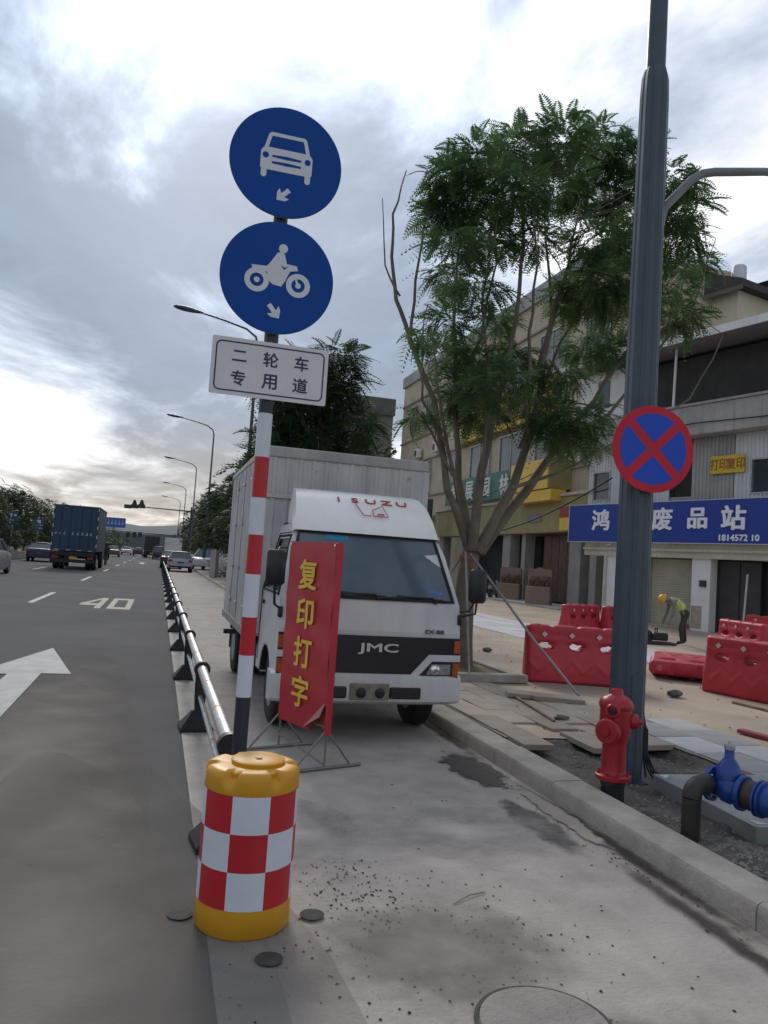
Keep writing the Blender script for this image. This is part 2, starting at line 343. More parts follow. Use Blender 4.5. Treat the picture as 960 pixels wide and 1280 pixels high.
# manhole: round cover in a concrete collar
mh = thing('manhole', (1.475, 2.60, 0), label='round concrete manhole cover set in the cracked bike lane surface', cat='manhole')
mb = MB(); mb.lathe([(.235, .002), (.235, .012), (.215, .016), (.02, .017)], 48); mb.build('cover', mat('cover_concrete', (.32, .29, .268), .88, .16, 5, bump=.9, bscale=35, dirt=.3, spec=.12), mh, 40)
mb = MB(); mb.lathe([(.238, .001), (.256, .001), (.254, .007), (.240, .007), (.238, .001)], 48, caps=False); mb.build('rim', core, mh, 40)

# kerb of single stones
kerb = thing('kerb', (0, 0, 0)); tag(kerb, kind='structure')
def kerbstone(L_=.994):
    mb = MB(); prof = [(0, -.05), (0, .10), (.012, .122), (.035, .134), (.25, .136), (.258, .128), (.258, -.05)]
    mb.prism(prof, (0, 0, 0), XR, ZR, YR*L_); return mb.mesh('kerb_stone', kerb_m, 30)
ks = kerbstone()
for k in range(-2, 68):
    o = link('kerb_stone', ks, kerb, (2.862+random.uniform(-.0015, .0015), k*1.0+.13, random.uniform(-.005, .004))); o.rotation_euler = (0, 0, random.uniform(-.004, .004))
mb = MB(); mb.box((2.862, 68.13, -.05), (3.12, 400, .134)); mb.build('kerb_run', kerb_m, kerb)

# plaza beyond the kerb: sand bed, rising gently towards the shops
def hp(x, y): return .135 + .022*max(0, x-9)*smoothstep(17, 27, y)
def plaza(name, xs, ys, mt):
    mb = MB(); mb.grid([[(x, y, hp(x, y)+.012*math.sin(x*2.1+y*1.3)*math.sin(y*1.7-x)) for x in xs] for y in ys]); return mb.build(name, mt, None, 40, fix=False)
ar = lambda a, b, n: [a+(b-a)*i/n for i in range(n+1)]
tag(plaza('plaza', ar(3.115, 40, 50), ar(6.45, 90, 90), sand), kind='structure')
tag(plaza('plaza', ar(4.62, 40, 40), ar(-4, 6.45, 14), sand), kind='structure')
tag(sheet('pavement', 3.115, 40, 90, 600, .13, slab_br, 2, 10), kind='structure')
# dug-out soil strip
mb = MB(); nx, ny = 36, 150; P = []
ph = rng.uniform(0, 6.3, 12)
def soilz(x, y):
    z = .055+.02*math.sin(5*x+ph[0])*math.sin(4*y+ph[1])+.012*math.sin(13*x+ph[2]+2*y)*math.sin(11*y+ph[3])
    z += .05*math.exp(-((x-3.35)**2+(y-3.75)**2)/.06)+.045*math.exp(-((x-3.75)**2+(y-3.5)**2)/.12)+.03*math.exp(-((x-3.4)**2+(y-3.2)**2)/.1)
    z = max(z, z+(.128-z)*max(smoothstep(6.30, 6.46, y), smoothstep(4.50, 4.63, x)))
    return z
for j in range(ny+1):
    y = -1+7.9*j/ny; P.append([(3.1+1.6*i/nx, y, soilz(3.1+1.6*i/nx, y)+random.uniform(-.008, .008)) for i in range(nx+1)])
mb.grid(P); tag(mb.build('soil_bed', soil, None, 60, fix=False), kind='structure')

# paving slabs, each its own piece
def slab(w, l, t, mt, name):
    mb = MB(); mb.bbox((-w/2, -l/2, -t), (w/2, l/2, 0), .004); return mb.mesh(name, mt)
pav = thing('paving', (0, 0, 0)); tag(pav, kind='structure')
S1 = [slab(.292, .592, .05, mat('slab_brown_%d' % i, tuple(c*f for c in (.33, .28, .235)), .85, .16, 2.1, bump=.25, bscale=30, dirt=.25), 'paving_slab') for i, f in enumerate((.85, 1., 1.12))]
for i in range(7):
    for j in range(8):
        x = 3.275+i*.30; y = 7.03+j*.60+(.3 if i % 2 else 0)
        if x > 4.3 and y > 8.6: continue
        if j == 7: continue
        o = link('paving_slab', random.choice(S1), pav, (x, y, .156+random.uniform(-.004, .004))); o.rotation_euler = (random.uniform(-.01, .01), random.uniform(-.01, .01), random.uniform(-.008, .008))
for i, y in ((0, 6.42), (2, 6.30), (3, 6.44), (4, 6.40), (6, 6.45)):
    o = link('paving_slab', random.choice(S1), pav, (3.285+i*.30, y, .158)); o.rotation_euler = (random.uniform(-.02, .02), random.uniform(-.02, .02), random.uniform(-.05, .05))
S2 = [slab(.59, .89, .05, mat('slab_light_%d' % i, tuple(c*f for c in (.50, .50, .515)), .8, .10, 1.7, bump=.2, bscale=30, dirt=.18), 'granite_slab') for i, f in enumerate((.9, 1., 1.08))]
for i in range(4):
    for j in range(18):
        if (i == 0 and j < 2) or (i == 3 and j > 15): continue
        x, y = 8.35+i*.6, 11.2+j*.9
        link('granite_slab', random.choice(S2), pav, (x, y, hp(x, y)+.022+random.uniform(-.003, .003)))
S3 = [slab(.44, .59, .055, mat('slab_pale_%d' % i, tuple(c*f for c in (.43, .43, .43)), .8, .14, 2.7, bump=.2, bscale=30, dirt=.35), 'border_slab') for i, f in enumerate((.75, 1., 1.12))]
for i in range(2):
    for j in range(8):
        x, y = 4.86+i*.45, 2.5+j*.60+.25*i
        o = link('border_slab', random.choice(S3), pav, (x, y, .165+random.uniform(-.005, .005))); o.rotation_euler = (0, random.uniform(-.012, .012), random.uniform(-.02, .02))
for i, (x, y, rz) in enumerate(((4.62, 8.25, 1.25), (4.38, 8.42, 1.2))):
    o = link('loose_slab', S1[1] if i else S1[0], None, (x, y, .185+.052*0+.05*i*0), ); o.rotation_euler = (.02, 0, rz); o.location.z = .205
    tag(o, ('grey paving slab lying loose in front of the leftmost upright red barrier', 'slab next to it lying loose, closer to the tree pit')[i] if 0 else ('loose paving slab lying by the foot of the tree prop' if i == 0 else 'loose paving slab lying nearer the tree pit than its twin'), 'paving slab')
# timber battens and a red plank on the sand
wood = mat('old_timber', (.24, .18, .12), .85, .25, 5, dirt=.3)
for lab, a, b, w, t, mt_ in (('long thin timber batten lying on the brown paving slabs', gp(640, 868, .17), gp(693, 901, .17), .03, .02, wood),
                      ('timber plank lying on the sand before the pair of upright red barriers', gp(918, 878, .15), gp(990, 896, .15), .09, .03, wood),
                      ('flat dark red plank lying beyond the pale border slabs', gp(925, 914, .15), gp(1010, 936, .15), .10, .035, mat('red_plank', (.25, .05, .06), .7, .2, 4))):
    d = (b-a); L_ = d.length; mb = MB(); mb.bbox((0, -w/2, 0), (L_, w/2, t), .003)
    o = mb.build('plank', mt_, None, loc=a); o.location.z = .16 if 'paving' in lab else .14; o.rotation_euler = (0, 0, math.atan2(d.y, d.x)); tag(o, lab, 'plank')

# small litter: chips of leaves, crumbs of earth and gravel
def crumbs(name, mt, pts, s0, s1, flat=.6, parent=None):
    mb = MB()
    for x, y, z in pts:
        s = random.uniform(s0, s1); k = random.uniform(0, 6.3); f = random.uniform(.5, 1)*flat
        vs = [(x+s*random.uniform(.6, 1.1)*math.cos(k+q*1.57), y+s*random.uniform(.6, 1.1)*math.sin(k+q*1.57), z) for q in range(4)]+[(x+random.uniform(-.3, .3)*s, y+random.uniform(-.3, .3)*s, z+s*f)]
        mb.add(vs, [(0, 1, 4), (1, 2, 4), (2, 3, 4), (3, 0, 4), (3, 2, 1, 0)])
    return mb.build(name, mt, parent)
pts = []
for cxp, cyp, sx, sy, n in ((1.05, 3.9, .14, .22, 190), (1.2, 3.4, .3, .25, 220), (1.5, 3.0, .3, .3, 90), (1.6, 4.2, .7, .9, 60), (1.0, 2.9, .5, .3, 50), (2.74, 3.9, .08, 1.3, 260), (.1, 3.2, 1.5, 1.5, 10)):
    for _ in range(n): pts.append((random.gauss(cxp, sx), random.gauss(cyp, sy), .003))
tag(crumbs('leaf_litter', mat('litter', (.055, .028, .024), .9, .5, 20), [p for p in pts if p[0] < 2.84], .002, .0105), 'scattered dark crumbs and dry leaf bits on the bike lane', 'litter', kind='stuff')
pts = []
for _ in range(2600):
    x, y = random.uniform(3.13, 4.6), random.uniform(2.2, 6.4)
    pts.append((x, y, soilz(x, y)-.004))
for _ in range(1800):
    x, y = random.gauss(3.55, .28), random.gauss(3.6, .3)
    if x > 3.14: pts.append((x, y, soilz(x, y)-.004))
tag(crumbs('earth_clods', mat('clods', (.20, .19, .175), .95, .35, 6, bump=.5), pts, .006, .026, .9), 'grey clods of earth and mortar lying in the dug strip behind the kerb', 'earth', kind='stuff')
pts = [(random.uniform(3.3, 12), random.uniform(6.5, 18), .15) for _ in range(420)]
tag(crumbs('gravel', mat('gravel', (.2, .17, .14), .9, .4, 8), pts, .008, .03, .7), 'scattered gravel crumbs on the sandy plaza', 'gravel', kind='stuff')
mb = MB(); a_, b_ = gp(567, 1130, .006), gp(606, 1115, .006); mb.tube([a_, a_.lerp(b_, .5)+Vector((.01, .02, .006)), b_], .003, 5); tag(mb.build('twig', wood, None, 60), 'thin dry twig lying on the bike lane', 'twig')
st = random.Random(3)
for px, py, s, lab in ((702, 900, .055, 'dark stone lying at the end of the timber batten'), (843, 870, .08, 'flat grey rubble piece lying between the pole and the flattened barrier'), (609, 814, .07, 'small dark brick piece alone on open sand near the tree')):
    p = gp(px, py, .15); bm = bmesh.new(); bmesh.ops.create_icosphere(bm, subdivisions=2, radius=s)
    for v in bm.verts: v.co = Vector((v.co.x*1.5, v.co.y, v.co.z*.6))*st.uniform(.8, 1.1)
    me = bpy.data.meshes.new('stone'); bm.to_mesh(me); bm.free(); me.materials.append(mat('stone_dark', (.10, .09, .08), .9, .3, 8))
    o = link('stone', me, None, (p.x, p.y, .15+s*.4)); tag(o, lab, 'stone')

# ================================================================== TRAFFIC BARREL
t = thing('traffic_barrel', (.49, 3.56, 0), label='yellow plastic crash barrel with red and white checks below the sign post', cat='barrel')
mb = MB(); n = 96; prof = [(.195, 0), (.207, .012), (.208, .10), (.2065, .12), (.2065, .600), (.2095, .606), (.2095, .655), (.2075, .672), (.200, .684), (.188, .690), (.165, .692), (.14, .692), (.08, .692), (.01, .692)]
P = []
for i, (r_, z) in enumerate(prof):
    row = []
    for k in range(n+1):
        th = 2*math.pi*k/n; c = max(0, math.cos(6*th+.5)); q = smoothstep(.45, .9, c)*(smoothstep(.625, .688, z) if r_ > .15 else 0)
        row.append(((r_-.024*q*(r_ > .17))*math.cos(th), (r_-.024*q*(r_ > .17))*math.sin(th), z-.030*q*(1 if r_ > .17 else .45)))
    P.append(row)
mb.grid(P); mb.build('body', yellow_pl, t, 50)
mb = MB(); mb.lathe([(.118, .690), (.120, .706), (.112, .711), (.02, .712), (.018, .7145), (.012, .7145)], 40); mb.build('lid', yellow_pl, t, 40, loc=(.02, 0, 0))
mb = MB(); mb.box((-.012, -.006, .713), (.012, .006, .716)); mb.build('valve', black_pl, t, loc=(.02, -.03, 0))
sq = {}
for c in range(8):
    for r_ in range(3):
        mb = MB(); a0 = R(-90-29+45*c); P = []
        for zi in range(2):
            P.append([(.2085*math.cos(a0+R(44.9)*k/6), .2085*math.sin(a0+R(44.9)*k/6), .125+.157*(r_+zi*.998)) for k in range(7)])
        mb.grid(P); white_ = (c+r_) % 2 == 0
        mb.build('reflective_square', band_white if white_ else band_red, t, 60, fix=False)

# ================================================================== SIGN POST
SX, SY = .485, 4.10
zs = lambda z: 1.62+(z-1.62)*SY/4.4
t = thing('sign_post', (SX, SY, 0), label='striped post carrying two round blue signs and a white plate', cat='sign post')
pole_dark = mat('pole_dark', (.02, .023, .045), .4, .15, 4)
mb = MB(); mb.lathe([(.038, 0), (.038, zs(4.0))], 20); pole = mb.build('pole', pole_dark, t, 40)
for a, b, mt_, nm in ((.83, 1.06, band_white, 'white_band'), (1.06, 1.27, band_red, 'red_band'), (1.27, 1.51, band_white, 'white_band'), (1.51, 1.73, band_red, 'red_band'), (1.73, 1.94, band_white, 'white_band'), (1.94, 2.17, band_red, 'red_band'), (2.17, 2.42, band_white, 'white_band')):
    mb = MB(); mb.lathe([(.0382, zs(a)), (.0395, zs(a)+.001), (.0395, zs(b)-.001), (.0382, zs(b))], 20, caps=False); mb.build(nm, mt_, pole, 40)
def disc(name, z, rad, shear, cpx, rpx, draw):
    d = thing(name, (0, -.062, z)); d.parent = t
    mb = MB(); mb.lathe([(rad-.004, 0), (rad, .002), (rad, .004), (rad-.002, .006)], 64, Matrix.Rotation(R(90), 4, 'X')); mb.build('plate', blue_sign, d, 30)
    mb = MB(); mb.lathe([(rad+.001, -.004), (rad+.001, -.001), (rad-.02, -.001), (rad-.02, -.004)], 64, Matrix.Rotation(R(90), 4, 'X')); mb.build('back_rim', galv, d, 30)
    mb = MB()
    for bz in (-.12, .12): mb.box((-.10, .006, bz-.02), (.10, .024, bz+.02)); mb.box((-.052, .02, bz-.015), (.052, .066, bz+.015))
    mb.build('bracket', galv, d)
    W_, B_ = MB(), MB()
    def pp(pts, m_=None, lift=0):
        (m_ or W_).prism([(p[0]*rad, p[1]*rad) for p in pts], (0, -.0062-lift, 0), XR, ZR, (0, -.0012, 0))
    def q(pts):   # photo pixels of the sign face -> the sign plane
        return [(((x-cpx[0])+.079*(y-cpx[1]))/rpx, -((y-cpx[1])-shear*(x-cpx[0]))/rpx) for x, y in pts]
    draw(pp, q, W_, B_)
    W_.build('symbol', sign_white, d)
    if B_.v: B_.build('symbol_detail', blue_sign, d)
    return d
def arrow(cx_, cy_, ang, s):
    pts = [(-.14, .5), (.14, .5), (.14, -.02), (.42, .12), (.34, -.16), (0, -.5), (-.34, -.16), (-.42, .12), (-.14, -.02)]
    c, s_ = math.cos(R(ang)), math.sin(R(ang)); return [(cx_+s*(x*c-y*s_), cy_+s*(x*s_+y*c)) for x, y in pts]
def draw_car(pp, q, W_, B_):
    outer = [(-.34, .46), (-.30, .50), (.30, .50), (.34, .46), (.41, .20), (-.41, .20)]; inner = [(-.285, .42), (-.27, .435), (.27, .435), (.285, .42), (.335, .22), (-.335, .22)]
    O_ = Vector((0, -.0062, 0)); sc = .30
    ringstrip(W_, [(x*sc, y*sc) for x, y in outer], [(x*sc, y*sc) for x, y in inner], O_, XR, ZR, (0, -.0012, 0))
    pp([(-.46, .14), (-.42, .20), (.42, .20), (.46, .14), (.46, -.16), (.43, -.19), (-.43, -.19), (-.46, -.16)])
    for s in (-1, 1): pp([(s*.44, -.191), (s*.44, -.30), (s*.41, -.33), (s*.37, -.33), (s*.34, -.30), (s*.34, -.191)]); pp(circ(s*.375, .07, .055, 16), B_, .0013)
    for y in (.055, -.06): pp([(-.26, y+.03), (0, y+.045), (.26, y+.03), (.26, y-.005), (0, y-.015), (-.26, y-.005)], B_, .0013)
    pp(arrow(-.02, -.60, -45, .30))
def draw_bike(pp, q, W_, B_):
    O_ = Vector((0, -.0062, 0)); sc = .30
    for wx, wy in ((-.36, -.09), (.37, -.09)):
        ringstrip(W_, [(x*sc, y*sc) for x, y in circ(wx, wy, .215, 28)], [(x*sc, y*sc) for x, y in circ(wx, wy, .12, 28)], O_, XR, ZR, (0, -.0012, 0)); pp(circ(wx, wy, .05, 14), None, .0001)
    pp(q([(228, 676), (285, 682), (298, 668), (326, 632), (338, 627), (352, 636), (360, 675), (398, 684), (402, 702), (372, 704), (352, 742), (338, 762), (306, 752), (292, 738), (286, 704), (232, 692)]), None, .0002)
    pp(circ(.065, .535, .08, 20)); pp(q([(336, 678), (352, 690), (366, 684), (350, 698)]), B_, .0016)
    pp([(.27, .10), (.31, .08), (.40, -.10), (.36, -.12)], None, .0003)
    pp(arrow(-.02, -.61, 40, .30))
disc('round_sign', zs(3.865), .300, .21, (363, 283), 213, draw_car)
disc('round_sign', zs(3.19), .300, .167, (325, 727), 215, draw_bike)
d = thing('plate_sign', (.0, -.058, zs(2.655))); d.parent = t
mb = MB(); mb.prism(rrect(.612, .302, .008, 2), (0, 0, 0), XR, ZR, (0, .004, 0)); mb.build('plate', mat('plate_white', (.64, .64, .66), .42, .06, 3, dirt=.1), d)
mb = MB(); ringstrip(mb, rrect(.572, .262, .03), rrect(.558, .248, .024), (0, -.0015, 0), XR, ZR, (0, .0012, 0)); mb.build('border', navy, d)
for k, ln in enumerate((('二', '轮', '车'), ('专', '用', '道'))):
    for i, ch in enumerate(ln): text('lettering', ch, 1, navy, d, (-.163+.163*i, -.0004, (.058, -.058)[k]), XR, ZR, .0014, .018, hgt=.054 if ch == '二' else .076)
mb = MB(); mb.box((-.2, .004, -.02), (.2, .018, .02)); mb.box((-.05, .016, -.015), (.05, .06, .015)); mb.build('bracket', galv, d)

# ================================================================== LOW GUARD RAIL
gr = thing('guard_rail', (.475, 4.47, 0), label='low silver tube guard rail on black rubber feet beside the bike lane', cat='guard rail')
tape_y = mat('yellow_tape', (.55, .38, .08), .5, .1, 4); tape_o = mat('orange_tape', (.55, .2, .06), .5, .1, 4)
def post_meshes():
    a = MB(); P = [(.145, .13, 0), (.145, .13, .03), (.06, .055, .14), (.045, .03, .17)]
    for i in range(3):
        (x0, y0, z0), (x1, y1, z1) = P[i], P[i+1]; v = []
        for x, y, z in ((x0, y0, z0), (x1, y1, z1)): v += [(-x, -y, z), (x, -y, z), (x, y, z), (-x, y, z)]
        a.add(v, [(k, (k+1) % 4, (k+1) % 4+4, k+4) for k in range(4)])
    a.add([(-.145, -.13, 0), (.145, -.13, 0), (.145, .13, 0), (-.145, .13, 0), (-.045, -.03, .17), (.045, -.03, .17), (.045, .03, .17), (-.045, .03, .17)], [(3, 2, 1, 0), (4, 5, 6, 7)])
    b = MB(); b.prism([(-.04, .165), (.04, .165), (.05, .30), (.055, .50), (-.055, .50), (-.05, .30)], (0, -.025, 0), XR, ZR, (0, .05, 0))
    c = MB(); ringstrip(c, circ(0, .545, .072, 24), circ(0, .545, .046, 24), (0, -.035, 0), XR, ZR, (0, .07, 0))
    return a.mesh('rubber_foot', black_rub, 30), b.mesh('post', black_pl), c.mesh('clamp_ring', black_pl, 40)
ft, po, ri = post_meshes(); rail_m = mat('rail_steel', (.46, .465, .47), .42, .15, 8, metal=.8, dirt=.35)
rl = MB(); rl.lathe([(.044, 0), (.044, 2.85)], 18, Matrix.Rotation(R(-90), 4, 'X')); rl = rl.mesh('top_rail', rail_m, 40)
r2 = MB(); r2.lathe([(.022, 0), (.022, 2.85)], 12, Matrix.Rotation(R(-90), 4, 'X')); r2 = r2.mesh('lower_rail', rail_m, 40)
tp = MB(); tp.lathe([(.0446, 0), (.0456, .001), (.0456, .05), (.0446, .051)], 18, Matrix.Rotation(R(-90), 4, 'X'), caps=False); tp = tp.mesh('reflective_tape', tape_y, 40)
tp2 = MB(); tp2.lathe([(.0224, 0), (.0232, .001), (.0232, .04), (.0224, .041)], 12, Matrix.Rotation(R(-90), 4, 'X'), caps=False); tp2 = tp2.mesh('reflective_tape', tape_o, 40)
mb = MB(); mb.lathe([(.046, -.012), (.048, -.006), (.048, .03)], 18, Matrix.Rotation(R(-90), 4, 'X')); mb.build('end_cap', black_pl, gr, 40, loc=(0, -.02, .545))
for k in range(45):
    y = k*2.85; dx = random.uniform(-.02, .02) if k > 1 else 0
    f_ = link('rubber_foot', ft, gr, (-.02, y, 0.005)); f_.rotation_euler = (0, 0, random.uniform(-.08, .08) if k else .12)
    link('post', po, gr, (0, y, 0)); link('clamp_ring', ri, gr, (0, y, 0))
    if k < 44:
        a = link('top_rail', rl, gr, (0, y, .545)); b = link('lower_rail', r2, gr, (0, y, .30))
        if k < 16:
            link('reflective_tape', tp, a, (0, .9, 0)); link('reflective_tape', tp, a, (0, 1.95, 0)); link('reflective_tape', tp2, b, (0, 1.1, 0))

# ================================================================== BANNER STAND
BL, BR_ = gp(348, 897, .255), gp(405, 921, .255)
ax = Vector((BR_.x-BL.x, BR_.y-BL.y, 0)).normalized()
bw = (BR_-BL).length
t = thing('banner_stand', ((BL.x+BR_.x)/2, (BL.y+BR_.y)/2, 0), math.atan2(ax.y, ax.x), 'red upright banner with yellow characters on a grey metal floor stand', 'banner')
ban_m = mat('banner_red', (.47, .026, .04), .38, .10, 2.2, bump=.12, bscale=5); ban_y = mat('banner_yellow', (.78, .54, .06), .5, .05, 4); ban_o = mat('banner_back', (.50, .16, .05), .6, .12, 4)
fr = mat('stand_steel', (.22, .22, .225), .45, .15, 6, metal=.6)
mb = MB()
for x in (-bw/2, bw/2): mb.tube([(x, .02, .30), (x, .02, 1.75)], .009, 8)
for z in (.33, 1.745): mb.tube([(-bw/2, .02, z), (bw/2, .02, z)], .008, 8)
mb.build('frame', fr, t, 40)
# sheet with a slack, slightly rippled surface, its lower right corner turned up
mb = MB(); P = []
z0, z1 = .255, 1.755
for j in range(41):
    v = j/40; row = []
    for i in range(17):
        u = i/16; x = -bw/2+bw*u; z = z0+(z1-z0)*v
        y = -.006+.006*math.sin(9*v+3*u)*math.sin(math.pi*u)+.004*math.sin(25*v+8*u)*math.sin(math.pi*v)
        row.append((x, y, z))
    P.append(row)
vs = [p for r_ in P for p in r_]; fs = []
for j in range(40):
    for i in range(16):
        if (i-10.0)/6.0 > (j+.8)/7.5 and i > 9: continue        # corner that has come loose
        fs.append((j*17+i, j*17+i+1, (j+1)*17+i+1, (j+1)*17+i))
mb.add(vs, fs); o = mb.build('banner_sheet', ban_m, t, 60, fix=False)
mb = MB(); a, b = Vector((bw/2-.003, -.004, z0+.265)), Vector((-bw/2+bw*.60, -.004, z0))
c = Vector((bw*.17, -.05, z0+.03)); mb.add([a, b, c, a+Vector((-.03, -.03, -.12))], [(0, 1, 2), (0, 2, 3)]); mb.build('turned_corner', mat('banner_back_pale', (.50, .22, .22), .6, .12, 4), t)
mb = MB(); P = [[(-bw/2+bw*i/8, .045+.004*math.sin(3*i+j), .30+1.44*j/20) for i in range(9)] for j in range(21)]; mb.grid(P); mb.build('rear_sheet', ban_o, t, 60, fix=False)
mb = MB(); mb.box((bw/2+.004, -.006, .26), (bw/2+.012, .052, 1.755)); mb.build('side_hem', ban_m, t)
text('lettering', '复\n印\n打\n字', 1, ban_y, t, (-.02, -.018, 1.01), XR, ZR, .002, .022, line=1.22, hgt=1.19, sx=1.12)
mb = MB(); mb.lathe([(.010, 0), (.010, .004)], 10, Matrix.Rotation(R(90), 4, 'X')); 
for x, z in ((-bw/2+.02, 1.735), (bw/2-.02, 1.735)): o = link('eyelet', mb.mesh('eyelet', chrome), t, (x, -.008, z))
mb = MB()
for x in (-bw/2, bw/2):
    mb.tube([(x, -.36, .016), (x, .36, .016)], .013, 8); mb.tube([(x, .02, .02), (x, .02, .30)], .009, 8)
    mb.tube([(x, -.26, .02), (x, .015, .30)], .009, 8); mb.tube([(x, .26, .02), (x, .025, .30)], .009, 8)
mb.tube([(-bw/2, .0, .13), (bw/2, .0, .05)], .008, 8)
mb.build('feet', fr, t, 40)

# ================================================================== LIGHT BOX TRUCK
TX, TY = 1.94, 6.90
t = thing('box_truck', (TX, TY, 0), label='white light truck with grey cargo box parked against the kerb', cat='truck')
cw = .86
# cab shell: stations from front to back, (y, z) of the centre profile and half widths
def cabshape():
    mb = MB(); ys = [(.03, .60), (.0, .70), (.0, .98), (.03, 1.24), (.06, 1.29)]
    ring = [(.05, .58), (0.0, .66), (0.0, 1.0), (.035, 1.255), (.30, 1.72), (.42, 1.90), (.60, 1.955), (1.10, 1.97), (1.34, 1.95), (1.38, 1.86), (1.40, .62), (1.40, .46), (.98, .46)]
    hw = [.845, .86, .862, .855, .775, .715, .70, .70, .70, .715, .86, .86, .86]
    left = [(-w, y, z) for (y, z), w in zip(ring, hw)]; right = [(w, y, z) for (y, z), w in zip(ring, hw)]; n = len(ring)
    # each skin row gets crowned slightly outwards towards the front
    for i in range(n-1):
        rows = []
        for j in (i, i+1):
            rows.append([(left[j][0]*(1-2*k/8), left[j][1]-.035*(1-(2*k/8-1)**2)*(1 if j < 5 else .3 if j < 7 else 0), left[j][2]+(.015*(1-(2*k/8-1)**2) if 5 <= j <= 8 else 0)) for k in range(9)])
        mb.grid(rows)
    return mb, left, right
mb, left, right = cabshape()
# side panels with a window opening and a wheel arch
for s, S in ((-1, left), (1, right)):
    w = lambda z: .86 if z < 1.25 else .86-(z-1.25)*.228
    def pt(y, z): return (s*w(z)*.999, y, z)
    outline = [(.05, .58), (0, .66), (0, 1.0), (.035, 1.255), (.30, 1.72), (.42, 1.90), (.60, 1.955), (1.34, 1.95), (1.38, 1.86), (1.40, .62), (1.40, .46)]
    arch = [(.73+.36*math.cos(R(a)), .40+.36*math.sin(R(a))) for a in range(10, 171, 16)]
    poly = outline+[(1.09, .46)]+arch[0:]+[(.36, .46), (.10, .46)]
    win = [(.20, 1.30), (1.16, 1.30), (1.16, 1.80), (.48, 1.80)]
    bm = bmesh.new(); vs_o = [bm.verts.new(pt(*p)) for p in poly]; vs_w = [bm.verts.new(pt(*p)) for p in win]
    eds = [bm.edges.new((vs_o[i], vs_o[(i+1) % len(vs_o)])) for i in range(len(vs_o))]+[bm.edges.new((vs_w[i], vs_w[(i+1) % 4])) for i in range(4)]
    bmesh.ops.triangle_fill(bm, use_beauty=True, edges=eds); bm.verts.index_update()
    mb.add([v.co[:] for v in bm.verts], [[v.index for v in f.verts] for f in bm.faces]); bm.free()
cab = mb.build('cab', truck_white, t, 40)
for s in (-1, 1):
    m2 = MB(); w = lambda z: .86-(z-1.25)*.228
    m2.add([(s*(w(z)-.012), y, z) for y, z in ((.20, 1.30), (1.16, 1.30), (1.16, 1.80), (.48, 1.80))], [(0, 1, 2, 3)]); m2.build('side_window', glass_dark, t)
    m2 = MB()
    pts_ = [(s*(w(z)+.003), y, z) for y, z in ((.17, 1.28), (1.19, 1.28), (1.19, 1.83), (.46, 1.83), (.17, 1.28))]; m2.tube(pts_, .014, 6); m2.build('window_seal', black_rub, t)
    m2 = MB()
    for (y0, a), (y1, b) in zip(((1.30, .55), (1.30, 1.28), (1.24, 1.86)), ((1.30, 1.28), (1.24, 1.86), (.46, 1.86))): m2.tube([(s*((w(a) if a > 1.25 else .86)+.001), y0, a), (s*((w(b) if b > 1.25 else .86)+.001), y1, b)], .006, 5)
    m2.build('door_seam', black_pl, t)
    m2 = MB(); m2.bbox((s*.865-.01, 1.08, 1.13), (s*.865+.012, 1.22, 1.17), .006); m2.build('door_handle', black_pl, t)
# windscreen, seal, wipers
def ws(u, v, off=0):      # u -1..1, v 0..1 on the sloping front
    y = .035+(.40-.035)*v; z = 1.255+(1.885-1.255)*v; w = .80+(.675-.80)*v
    return Vector((u*w, y-.035*(1-u*u)-.008-off, z+off*.6))
mb = MB(); mb.grid([[ws(-1+2*i/12, .05+.93*j/8) for i in range(13)] for j in range(9)]); mb.build('windscreen', windscreen, t, 60, fix=False)
mb = MB(); loop = [ws(-1+2*i/12, .05, .006) for i in range(13)]+[ws(1, .05+.93*j/6, .006) for j in range(1, 7)]+[ws(1-2*i/12, .98, .006) for i in range(1, 13)]+[ws(-1, .98-.93*j/6, .006) for j in range(1, 7)]
mb.tube(loop, .014, 6); mb.build('windscreen_seal', black_rub, t, 60)
for p, q_ in ((( -.62, .045), (.02, .10)), ((.02, .04), (.74, .085))):
    mb = MB(); a, b = ws(p[0], p[1], .03), ws(q_[0], q_[1], .02); mb.tube([a, a.lerp(b, .5)+Vector((0, -.012, .012)), b], .008, 6); mb.tube([b+Vector((-.36, 0, .005)), b+Vector((.10, 0, -.02))], .010, 6)
    mb.lathe([(.02, -.02), (.02, .02)], 10, Matrix.Translation(b+Vector((.02, -.01, -.03)))); mb.build('wiper', black_pl, t, 60)
# dashboard and a paper behind glass
mb = MB(); mb.add([ws(.70, .17, .002), ws(.88, .15, .002), ws(.88, .20, .002), ws(.70, .22, .002)], [(0, 1, 2, 3)]); mb.build('inspection_sticker', mat('sticker_blue', (.08, .16, .4), .4, .2, 9), t, fix=False)
mb = MB(); mb.add([ws(-.62, .88, .002), ws(-.30, .88, .002), ws(-.30, .95, .002), ws(-.62, .95, .002)], [(0, 1, 2, 3)]); mb.build('sun_strip', mat('sticker_cyan', (.04, .22, .42), .3, .2, 6), t, fix=False)
